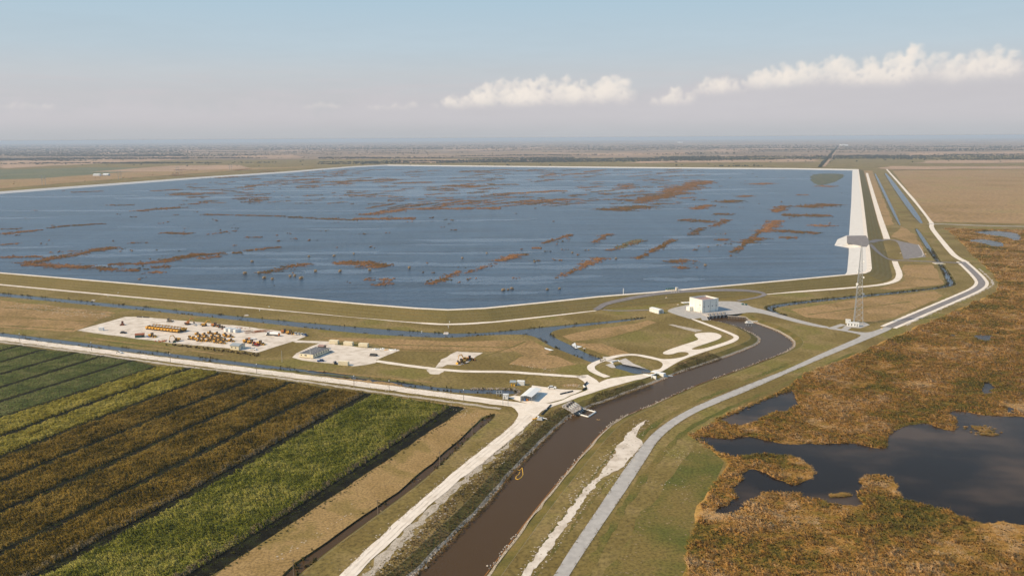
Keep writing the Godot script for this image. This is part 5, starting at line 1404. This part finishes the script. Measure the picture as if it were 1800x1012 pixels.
func compactor(label: String, at: Vector3, yaw: float, group: String, body: Material = null) -> Node3D:
	var y: Material = body if body else M.yellow
	var o := thing("wheel_loader", label, "loader", at, yaw, group)
	part(o, "engine_cover", MB.new().hexa(Transform3D(Basis(), Vector3(0, 1.7, 1.9)), Vector3(2.0, 1.2, 2.8), Vector3(1.7, 1.2, 2.4)), y)
	part(o, "chassis", MB.new().box(Vector3(0, 1.0, 0), Vector3(1.2, 0.7, 5.4)), M.dark)
	cab_on(o, Vector3(0, 2.4, 0.0), Vector3(1.7, 1.7, 1.5), M.dark, y)
	part(o, "lift_arm", MB.new().tube(Vector3(-0.5, 1.7, -0.8), Vector3(-0.5, 0.8, -3.0), 0.16).tube(Vector3(0.5, 1.7, -0.8), Vector3(0.5, 0.8, -3.0), 0.16), y)
	part(o, "bucket", MB.new().prism([[-3.9, 0.1], [-3.0, 0.1], [-2.9, 1.1], [-3.2, 1.3]], -1.3, 1.3), y)
	for z in [-1.6, 1.7]:
		for x in [-1.05, 1.05]: wheel(o, x, z, 0.85, 0.6)
	return o
func dozer(label: String, at: Vector3, yaw: float, body: Material, group := "") -> Node3D:
	var o := thing("bulldozer", label, "bulldozer", at, yaw, group)
	for x in [-1.0, 1.0]:
		part(o, "track", MB.new().prism([[-2.0, 0.5], [-1.6, 0.0], [1.6, 0.0], [2.0, 0.5], [1.6, 1.0], [-1.6, 1.0]], x - 0.3, x + 0.3), M.tyre)
	part(o, "body", MB.new().hexa(Transform3D(Basis(), Vector3(0, 1.4, -0.7)), Vector3(1.4, 1.1, 2.4), Vector3(1.2, 1.1, 2.2)), body)
	cab_on(o, Vector3(0, 2.1, 0.9), Vector3(1.5, 1.5, 1.3), body, body)
	part(o, "blade", MB.new().prism([[-2.9, 0.1], [-2.6, 0.1], [-2.5, 0.6], [-2.8, 1.2], [-2.95, 0.6]], -1.8, 1.8), body)
	part(o, "push_arm", MB.new().tube(Vector3(-1.45, 0.5, 0), Vector3(-1.45, 0.5, -2.2), 0.12).tube(Vector3(1.45, 0.5, 0), Vector3(1.45, 0.5, -2.2), 0.12), M.dark)
	return o
func excavator(label: String, at: Vector3, yaw: float, body: Material) -> Node3D:
	var o := thing("excavator", label, "excavator", at, yaw)
	for x in [-1.1, 1.1]:
		part(o, "track", MB.new().prism([[-2.1, 0.45], [-1.7, 0.0], [1.7, 0.0], [2.1, 0.45], [1.7, 0.9], [-1.7, 0.9]], x - 0.32, x + 0.32), M.tyre)
	part(o, "house", MB.new().box(Vector3(0.1, 1.7, 0.9), Vector3(2.6, 1.3, 2.8)), body)
	part(o, "counterweight", MB.new().hexa(Transform3D(Basis(), Vector3(0.1, 1.6, 2.5)), Vector3(2.6, 1.1, 0.7), Vector3(2.4, 1.1, 0.5)), M.dark)
	cab_on(o, Vector3(-0.8, 2.0, -0.8), Vector3(1.0, 1.7, 1.5), body, body)
	part(o, "boom", MB.new().tube(Vector3(0.3, 1.8, -0.4), Vector3(0.3, 5.0, -2.4), 0.32, 0.28, 6).tube(Vector3(0.3, 5.0, -2.4), Vector3(0.3, 4.6, -4.6), 0.28, 0.22, 6), body)
	part(o, "stick", MB.new().tube(Vector3(0.3, 5.0, -4.4), Vector3(0.3, 1.5, -5.4), 0.22, 0.16, 6), body)
	part(o, "bucket", MB.new().prism([[-5.8, 0.3], [-5.0, 0.3], [-4.9, 1.1], [-5.5, 1.5]], -0.3, 0.9), M.dark)
	return o
func pickup(called: String, label: String, at: Vector3, yaw: float, paint: Material, open_bed := true, group := "") -> Node3D:
	var o := thing(called, label, "pickup" if open_bed else "car", at, yaw, group)
	part(o, "body", MB.new().box(Vector3(0, 0.72, 0), Vector3(1.85, 0.6, 5.0)).hexa(Transform3D(Basis(), Vector3(0, 1.12, -1.8)), Vector3(1.8, 0.24, 1.4), Vector3(1.6, 0.24, 1.2)), paint)
	var c := part(o, "cabin", MB.new().hexa(Transform3D(Basis(), Vector3(0, 1.35, -0.2 if open_bed else 0.5)), Vector3(1.75, 0.7, 1.9 if open_bed else 3.0), Vector3(1.4, 0.7, 1.2 if open_bed else 2.2)), M.glass)
	part(c, "cabin_roof", MB.new().box(Vector3(0, 1.73, -0.2 if open_bed else 0.5), Vector3(1.42, 0.08, 1.25 if open_bed else 2.2)), paint)
	if open_bed: part(o, "load_bed", MB.new().box(Vector3(0, 1.06, 1.6), Vector3(1.5, 0.06, 1.6)), M.dark)
	for z in [-1.6, 1.6]:
		for x in [-0.82, 0.82]: part(o, "wheel", MB.new().tube(Vector3(-0.13, 0, 0), Vector3(0.13, 0, 0), 0.38, 0.38, 10), M.tyre, Vector3(x, 0.38, z))
	return o

func make_machines() -> void:
	var face := facing(-0.42, 0.9)
	var dt: Node3D = null
	for k in 11:
		var p := G(265.0 + 5.35 * k, 577.3 + 0.62 * k)
		if dt == null: dt = dump_truck("yellow dump truck with white cab roof parked in the long row", p, face, "dump trucks parked in the long row")
		else: copy(dt, p, face + rng.randf_range(-0.04, 0.04))
	var wl: Node3D = null
	var east := facing(0.93, 0.36)
	for q in [[346.8, 589], [359, 590], [369, 587], [381, 588.5], [395, 590.5], [405, 593], [351, 593.5], [362, 594], [374, 592.5], [386, 594.5], [397, 592.5], [372, 597.8], [380, 597.8], [387, 600], [395, 600], [406, 600.5], [349.5, 600], [357, 600], [366, 600.6], [379, 602.8], [391, 604]]:
		var lab := "yellow wheel loader with dark cab in the crowded block of machines"
		if wl == null:
			wl = compactor(lab, G(q[0], q[1]), east, "loaders crowded in the yard")
			wl.scale = Vector3.ONE * 0.76
		else: copy(wl, G(q[0], q[1]), east + rng.randf_range(-0.2, 0.2)).scale = Vector3.ONE * 0.76
	dozer("small yellow bulldozer at the left end of the crowded block", G(334.3, 596.4), east, M.yellow)
	dozer("small yellow bulldozer second from the left end of the crowded block", G(341.4, 597.3), east, M.yellow)
	dozer("dark stained bulldozer at the back edge of the yard", G(297, 565.5), facing(0.9, 0.2), M.wood)
	excavator("orange excavator with raised boom at the back of the yard", G(330, 570.5), facing(0.5, -0.7), M.orange)
	excavator("yellow excavator with folded boom at the back of the yard", G(359, 573.2), facing(0.9, -0.2), M.yellow)
	excavator("small yellow excavator alone at the front of the yard", G(310, 599.8), facing(-0.7, 0.6), M.yellow)
	dozer("dark brown bulldozer behind the crowded block", G(387.5, 576), facing(0.9, 0.1), M.wood)
	dozer("brown bulldozer alone on the open shell", G(214.5, 571), facing(0.3, 0.9), M.rust)
	dozer("red bulldozer among the yellow loaders by the workshop", G(448, 607.5), facing(0.9, 0.3), M.red)
	compactor("yellow wheel loader beside the white flat trailer", G(433.5, 602.5), east, "")
	compactor("yellow wheel loader between trailer and red bulldozer", G(442, 604), east, "")
	compactor("yellow wheel loader to the right of the red bulldozer", G(457.5, 606), east, "")
	compactor("orange wheel loader behind the white tanker", G(500.5, 585.6), facing(0.9, 0.2), "", M.orange)
	compactor("yellow wheel loader beside the parked pickups", G(510, 587.4), facing(0.9, 0.2), "")
	compactor("orange low loader at the back of the yard", G(378, 574), facing(0.9, 0.2), "", M.orange)
	compactor("yellow loader beside the green shed", G(267, 592.4), facing(0.9, 0.3), "")
	excavator("yellow excavator on the small fenced pad", G(816.5, 634.5), facing(-0.6, 0.5), M.yellow)
	compactor("yellow loader at the front of the small fenced pad", G(811, 639), facing(-0.8, 0.5), "")
	compactor("orange loader at the back of the small fenced pad", G(825.5, 633.5), facing(0.9, -0.2), "", M.orange)
	# tanker lorry
	var o := thing("tanker_lorry", "long white tanker lorry with orange tail in the yard", "lorry", G(479, 590), facing(-0.95, -0.3))
	part(o, "tank", MB.new().tube(Vector3(0, 1.9, -2.2), Vector3(0, 1.9, 5.4), 1.1, 1.1, 12), M.white)
	part(o, "chassis", MB.new().box(Vector3(0, 0.8, 0.5), Vector3(1.2, 0.3, 10)), M.dark)
	part(o, "hood", MB.new().box(Vector3(0, 1.3, -5.2), Vector3(2.0, 1.1, 1.4)), M.white)
	cab_on(o, Vector3(0, 2.0, -3.8), Vector3(2.2, 1.6, 1.5), M.white, M.white)
	part(o, "pump_box", MB.new().hexa(Transform3D(Basis(), Vector3(0, 1.4, 5.6)), Vector3(2.0, 1.6, 0.9), Vector3(1.7, 1.6, 0.7)), M.orange)
	for z in [-4.8, 2.6, 3.8, 5.0]:
		for x in [-0.95, 0.95]: part(o, "wheel", MB.new().tube(Vector3(-0.2, 0, 0), Vector3(0.2, 0, 0), 0.5, 0.5, 10), M.tyre, Vector3(x, 0.5, z))
	o = thing("flat_trailer", "low white flat trailer behind the yellow loaders", "trailer", G(441, 597), facing(0.95, -0.2))
	part(o, "deck", MB.new().box(Vector3(0, 0.8, 0), Vector3(2.4, 0.2, 6.5)), M.white)
	part(o, "drawbar", MB.new().tube(Vector3(0, 0.7, -3), Vector3(0, 0.5, -4.6), 0.1), M.dark)
	part(o, "load", MB.new().hexa(Transform3D(Basis(), Vector3(0, 1.3, 1.6)), Vector3(1.8, 0.8, 2.2), Vector3(1.2, 0.8, 1.6)), M.orange)
	for x in [-0.9, 0.9]: part(o, "wheel", MB.new().tube(Vector3(x - 0.15, 0.4, 1.5), Vector3(x + 0.15, 0.4, 1.5), 0.4, 0.4, 10), M.tyre)
	var pk := pickup("pickup_truck", "white pickup parked in the short row at the yard's far end", G(519.5, 588), facing(-0.5, -0.85), M.white, true, "pickups in the short row")
	for q in [[525, 588.5], [530.5, 589.2]]: copy(pk, G(q[0], q[1]), facing(-0.5, -0.85))
	pickup("pickup_truck", "blue pickup at the end of the short row", G(536.5, 590), facing(-0.5, -0.85), M.blue)
	pickup("pickup_truck", "white pickup in front of the yard workshop", G(445, 615), facing(0.9, 0.3), M.white)
	pickup("pickup_truck", "pale pickup driving on the white shell road by the roadside canal", G(209, 621), facing(0.9, 0.35), M.white)
	pickup("parked_car", "dark car alone on the empty part of the yard", G(216, 586), facing(0.9, 0.2), M.dark, false)
	pickup("parked_car", "blue grey car parked below the site office", G(563.5, 635.6), facing(-0.9, 0.2), M.blue, false)
	pickup("parked_car", "black car beside the lone front container", G(589, 639.3), facing(-0.3, -0.9), M.dark, false)
	pickup("parked_car", "white car on the shell yard behind the long open shed", G(970.5, 683), facing(0.9, 0.1), M.white, false)

# ---------- small things
func pile(called: String, label: String, category: String, at: Vector3, count: int, spread: Vector2, size: float, mats: Array, bars := false) -> void:
	var o := thing(called, label, category, at)
	for k in count:
		var p := Vector3(rng.randfn() * spread.x, size * 0.3, rng.randfn() * spread.y)
		var m: Material = mats[k % mats.size()]
		if bars: part(o, "beam", MB.new().tube(p + Vector3(-size * 2, 0, rng.randf() * size), p + Vector3(size * 2, rng.randf() * size * 0.5, -rng.randf() * size), 0.18, 0.18, 5), m)
		else: part(o, "lump", MB.new().hexa(Transform3D(Basis(Vector3(0.2, 1, 0.1).normalized(), rng.randf() * TAU), p), Vector3(size, size * 0.8, size * 1.2), Vector3(size * 0.6, size * 0.8, size * 0.7)), m)

func make_small_things() -> void:
	pile("scrap_pile", "rusty pile of steel beams at the back of the yard", "scrap", G(452, 583.5), 26, Vector2(4.5, 3.0), 1.3, [M.rust, M.rust, M.wood, M.orange], true)
	pile("scrap_pile", "red scrap heap at the front edge of the yard", "scrap", G(284, 600), 18, Vector2(2.4, 1.6), 0.9, [M.rust, M.orange, M.red, M.wood])
	pile("scrap_pile", "rusty scrap beside the white containers", "scrap", G(395, 579), 14, Vector2(2.5, 1.5), 1.0, [M.rust, M.orange, M.wood])
	pile("scrap_pile", "rusty scrap along the yard's back fence", "scrap", G(418, 577), 16, Vector2(6.0, 1.2), 0.8, [M.rust, M.red, M.wood])
	pile("gravel_heap", "grey heap beside the orange excavator", "heap", G(342, 571.5), 14, Vector2(1.8, 1.4), 1.1, [M.concrete, M.steel])
	pile("tarp_pile", "white and blue tarps beside the green shed", "tarps", G(258, 592), 9, Vector2(1.6, 1.2), 1.1, [M.white, M.blue, M.roof_white])
	pile("bag_pile", "white bags stacked at the office yard's back corner", "bags", G(664, 614.3), 14, Vector2(2.4, 0.9), 1.1, [M.white])
	pile("tank_cluster", "white plastic tanks at the office yard's corner", "tanks", G(691, 616), 6, Vector2(1.3, 0.5), 1.2, [M.white])
	pile("bag_pile", "yellow bundle between the white bags and tanks", "bundle", G(679, 615.3), 5, Vector2(0.8, 0.4), 0.8, [M.yellow])
	var o := thing("tarp_tunnel", "black arched tarp shelter on the office yard", "shelter", G(656, 625.3), -0.35)
	for k in 6:
		var a0 := PI * k / 6
		var a1 := PI * (k + 1) / 6
		var bb := MB.new()
		bb.quad(Vector3(cos(a0) * 1.7, sin(a0) * 1.7, 2.6), Vector3(cos(a1) * 1.7, sin(a1) * 1.7, 2.6), Vector3(cos(a1) * 1.7, sin(a1) * 1.7, -2.2), Vector3(cos(a0) * 1.7, sin(a0) * 1.7, -2.2))
		part(o, "panel", bb, M.dark)
	o.rotation.y = 1.2
	o = thing("crate", "green crate beside the small yellow excavator", "crate", G(306, 602.3), 0.3)
	part(o, "box", MB.new().box(Vector3(0, 0.6, 0), Vector3(2.2, 1.2, 1.4)), M.green)
	part(o, "lid", MB.new().box(Vector3(0, 1.24, 0), Vector3(2.3, 0.1, 1.5)), M.dark)
	for q in [[240, 557.5, 261, 558.8, "black pipe lying along the back edge of the yard", 0.5], [985, 693.6, 1007, 688.4, "black pipe lying on the shell yard near the open shed", 0.45], [952, 729.5, 968.5, 712.5, "black discharge pipe running down to the tow pump", 0.4]]:
		var a := G(q[0], q[1])
		var b := G(q[2], q[3])
		o = thing("pipe", q[4], "pipe", a)
		part(o, "tube", MB.new().tube(Vector3(0, q[5], 0), b - a + Vector3(0, q[5], 0), q[5], q[5], 8), M.dark)
		part(o, "flange", MB.new().tube((b - a) * 0.48 + Vector3(0, q[5], 0), (b - a) * 0.52 + Vector3(0, q[5], 0), q[5] * 1.3, q[5] * 1.3, 8), M.steel)
	o = thing("road_barrier", "black and white zigzag road barrier at the shell turnout", "barrier", G(1028, 682))
	var zz := [G(1032.5, 673), G(1025.5, 679.5), G(1029.5, 683), G(1024.5, 686.5)]
	for k in 3:
		var d: Vector3 = zz[k + 1] - zz[k]
		part(o, "panel", MB.new().box((zz[k] + zz[k + 1]) / 2 - o.position + Vector3(0, 0.6, 0), Vector3(d.length(), 1.0, 0.5), atan2(-d.z, d.x)), M.dark if k != 1 else M.white)
	# tow pump
	o = thing("tow_pump", "yellow and grey tow pump at the edge of the road bank", "pump", G(945, 738), -0.3)
	part(o, "tank", MB.new().hexa(Transform3D(Basis(), Vector3(1.4, 1.0, 0)), Vector3(3.2, 1.4, 2.4), Vector3(2.2, 1.4, 1.6)), M.steel)
	part(o, "suction_pipe", MB.new().tube(Vector3(0.6, 1.2, 0), Vector3(-2.6, 0.6, 1.4), 0.35, 0.35, 8), M.yellow)
	part(o, "engine", MB.new().box(Vector3(0.4, 1.9, 0), Vector3(0.9, 0.8, 0.9)), M.white)
	part(o, "outlet_pipe", MB.new().tube(Vector3(2.4, 1.4, -0.5), Vector3(5.2, 1.0, -0.2), 0.22, 0.22, 8), M.white)
	# intake pipes with floating frame
	var pa := G(1004, 716)
	for k in 4:
		var s := G(1000.0 + k * 3.4, 717.5 - k * 2.6)
		var t := G(1020.0 + k * 2.6, 729.5 - k * 2.4, -2.1)
		o = thing("intake_pipe", "dark intake pipe sloping from the rock pad into the brown canal", "pipe", s, 0.0, "intake pipes on the rock pad")
		part(o, "tube", MB.new().tube(Vector3(0, 0.7, 0), t - s + Vector3(0, 0.7, 0), 0.42, 0.42, 8), M.steel)
		part(o, "bellmouth", MB.new().tube(Vector3(0, 0.7, 0), Vector3(-1.2, 1.4, -0.6), 0.5, 0.6, 8), M.dark)
		part(o, "saddle", MB.new().box((t - s) * 0.5 + Vector3(0, 0.3, 0), Vector3(1.4, 0.9, 0.8)), M.dark)
	o = thing("floating_frame", "pale floating frame in the canal below the intake pipes", "float", G(1030, 726, -2.2))
	var fr := [G(1009, 726, -2.1), G(1034, 733, -2.1), G(1047.5, 724.5, -2.1), G(1028, 719.5, -2.1)]
	for k in 3:
		var a: Vector3 = fr[k] - o.position
		var b: Vector3 = fr[k + 1] - o.position
		part(o, "float_tube", MB.new().tube(a + Vector3(0, 0.15, 0), b + Vector3(0, 0.15, 0), 0.4, 0.4, 8), M.roof_white)
		for j in 4: part(o, "post", MB.new().box(a.lerp(b, (j + 0.5) / 4) + Vector3(0, 0.7, 0), Vector3(0.15, 1.0, 0.15)), M.steel)
	sheet("rock_apron", rough(P([986, 713.5, 1003, 705, 1015, 709, 1024, 718, 1008, 726, 994, 719]), 1.5, 0.6), 0.1, M.concrete, "rock pad under the intake pipes")
	# yellow boom
	o = thing("turbidity_boom", "looped yellow floating boom at the canal edge", "boom", G(912, 832, -2.2))
	var loop := [[902, 827.5], [908, 824.5], [913, 827], [918, 822], [919, 829], [919.5, 834.5], [916, 839.5], [911, 842.5], [906.5, 841.5], [907.5, 837], [912, 834], [914, 829.5]]
	for k in loop.size() - 1:
		var a := G(loop[k][0], loop[k][1], -2.15) - o.position
		var b := G(loop[k + 1][0], loop[k + 1][1], -2.15) - o.position
		part(o, "float_tube", MB.new().tube(a, b, 0.17, 0.17, 7), M.buoy)
	o = thing("trash_rake", "white trash rake platform with boom on the far canal bank", "platform", G(1320, 567.5))
	part(o, "deck", MB.new().box(Vector3(-1.5, 0.4, 0.8), Vector3(6.5, 0.4, 2.6)), M.roof_white)
	part(o, "boom", MB.new().tube(Vector3(-3, 1.6, 0.8), Vector3(6.2, 1.2, -1.8), 0.25), M.roof_white)
	for x in [-4.0, -2.0, 0.4]: part(o, "leg", MB.new().tube(Vector3(x, 0.4, 1.6), Vector3(x, -3.0, 1.6), 0.16), M.steel)
	part(o, "winch", MB.new().hexa(Transform3D(Basis(), Vector3(-3.4, 1.2, 0.8)), Vector3(1.6, 1.3, 1.3), Vector3(1.0, 1.3, 0.9)), M.white)
	# poles
	for q in [[34, 601, "first"], [160, 617, ""], [299, 637.5, ""], [451, 657, ""], [622, 678.5, ""], [684, 687, ""], [815, 703.5, ""]]:
		pole("wooden utility pole with white meter along the shell road", G(q[0], q[1]), 6.2, "poles along the shell road", true)
	for q in [[830, 765], [773, 817], [664, 905], [516, 1014]]:
		pole("wooden utility pole standing beside the brown ditch canal", G(q[0], q[1]), 6.5, "poles along the ditch canal", false)
	pole("tall pale pole at the front wall of the site office", G(545.3, 632), 9.0, "", false, M.roof_white)
	pole("thin grey pole on the grass left of the site office", G(495.3, 636.5), 8.0, "", false, M.steel)
	pole("thin grey pole on the verge right beside the control hut", G(893, 713), 7.0, "", false, M.steel)
	pole("thin grey pole on the verge just left of the control hut", G(884, 711.5), 7.0, "", false, M.steel)
	# concrete outfalls along the toe road
	var k := 0
	for q in [[162, 528.6], [432, 555], [784, 585.8]]:
		o = thing("outfall", ["pale concrete outfall on the seepage canal nearest the empty field", "pale concrete outfall on the seepage canal behind the equipment yard", "pale concrete outfall on the seepage canal at the embankment bend"][k], "outfall", G(q[0], q[1]))
		part(o, "apron", MB.new().hexa(Transform3D(Basis(Vector3.RIGHT, 0.2), Vector3(0, -0.2, 0)), Vector3(4.2, 0.5, 4.0), Vector3(3.6, 0.5, 3.4)), M.concrete)
		part(o, "headwall", MB.new().box(Vector3(0, 0.2, -1.9), Vector3(3.0, 1.0, 0.4)), M.concrete)
		k += 1
	for q in [[189, 521.6], [207, 516.8], [456, 547], [472.5, 541.5], [788, 576.5], [790, 568.2], [741, 585.2]]:
		o = thing("inlet_marker", "small white inlet marker beside the toe road", "marker", G(q[0], q[1]), 0.0, "white markers along the toe road")
		part(o, "post", MB.new().tube(Vector3.ZERO, Vector3(0, 1.3, 0), 0.16, 0.16, 6), M.white)
		part(o, "head", MB.new().box(Vector3(0, 1.4, 0), Vector3(0.8, 0.5, 0.5)), M.white)
	for q in [[1171.5, 523.5, true], [1192, 535.5, false], [1555.5, 440, false], [1584, 445, false], [1628, 446.5, false], [1551, 578.5, false], [1027, 612.5, true]]:
		o = thing("yellow_marker", "small yellow post with white base in the grass", "marker", on_slope(q[0], q[1]) if q[2] and q[0] > 1100 else G(q[0], q[1]), 0.0, "yellow posts in the grass")
		part(o, "post", MB.new().tube(Vector3.ZERO, Vector3(0, 1.2, 0), 0.3, 0.25, 6), M.yellow)
		part(o, "base", MB.new().box(Vector3(0, 0.15, 0), Vector3(1.6, 0.3, 1.2)), M.white)
	for q in [[1312, 536.5, 0.5], [1306, 536, 0.5]]:
		o = thing("valve_box", "dark green valve housing on the pad behind the pump station", "valve", G(q[0], q[1]), q[2], "green housings on the station pad")
		part(o, "housing", MB.new().tube(Vector3(-1.0, 0.8, 0), Vector3(1.0, 0.8, 0), 0.8, 0.6, 8), M.green)
		part(o, "foot", MB.new().box(Vector3(0, 0.2, 0), Vector3(2.0, 0.4, 1.4)), M.concrete)
	o = thing("loading_slab", "white concrete slab on the slope left of the pump station", "slab", on_slope(1207, 532.2), 0.25)
	part(o, "slab", MB.new().box(Vector3(0, 0.25, 0), Vector3(9, 0.5, 5)), M.roof_white)
	for x in [-3, 0, 3]: part(o, "curb", MB.new().box(Vector3(x, 0.6, 0), Vector3(0.25, 0.25, 5)), M.concrete)
	# ramps cut into canal banks
	for q in [[957, 610.5, 974, 615.5, 966, 616, 958, 613], [1004, 606, 1011, 602, 1013, 607, 1024, 609, 1012, 612.5]]:
		sheet("rock_apron", P(q), 0.05, M.roof_white, "pale concrete boat ramp on the canal bank")
	# far sheds and pylons
	o = thing("farm_shed", "long white farm shed on the far green pasture", "shed", G(170, 309))
	part(o, "wall", MB.new().box(Vector3(0, 3, 0), Vector3(28, 6, 20)), M.white)
	part(o, "roof", gable(28, 20, 6, 3), M.roof_white)
	o = thing("farm_shed", "round topped white farm shed on the far green pasture", "shed", G(186, 308.6))
	part(o, "wall", MB.new().box(Vector3(0, 2, 0), Vector3(24, 4, 22)), M.roof_grey)
	part(o, "roof", gable(24, 22, 4, 5), M.white)
	o = thing("far_plant", "tiny white plant building near the horizon canal", "building", G(1484, 256.2))
	part(o, "wall", MB.new().box(Vector3(0, 8, 0), Vector3(120, 16, 40)), M.white)
	part(o, "roof", gable(120, 40, 16, 6), M.roof_white)
	o = thing("far_plant", "tiny white building on the horizon above the lake centre", "building", G(1196, 251.3))
	part(o, "wall", MB.new().box(Vector3(0, 14, 0), Vector3(110, 28, 50)), M.white)
	part(o, "roof", gable(110, 50, 28, 9), M.roof_white)
	for q in [[76, 325], [210, 316], [312, 306.5], [405, 300.5]]:
		o = thing("power_pylon", "thin grey power pylon beyond the far embankment", "pylon", G(q[0], q[1]), 0.3, "pylons beyond the far embankment")
		for x in [-5.0, 5.0]: part(o, "leg", MB.new().tube(Vector3(x, 0, 0), Vector3(x, 34, 0), 0.55, 0.4, 5), M.steel)
		for y in [22.0, 30.0]: part(o, "crossarm", MB.new().tube(Vector3(-11, y, 0), Vector3(11, y, 0), 0.4, 0.4, 5), M.steel)
		part(o, "brace", MB.new().tube(Vector3(-5, 14, 0), Vector3(5, 22, 0), 0.3, 0.3, 5), M.steel)
func pole(label: String, at: Vector3, h: float, group: String, meter: bool, m: Material = null) -> void:
	var o := thing("utility_pole", label, "pole", at, 0.0, group)
	part(o, "shaft", MB.new().tube(Vector3.ZERO, Vector3(0, h, 0), 0.16, 0.11, 7), m if m else M.wood)
	if group: part(o, "crossarm", MB.new().box(Vector3(0, h - 0.4, 0), Vector3(1.6, 0.12, 0.12), 0.5), M.wood)
	if meter: part(o, "meter", MB.new().tube(Vector3(0, h - 0.1, 0), Vector3(0, h + 0.5, 0), 0.28, 0.28, 8), M.white)
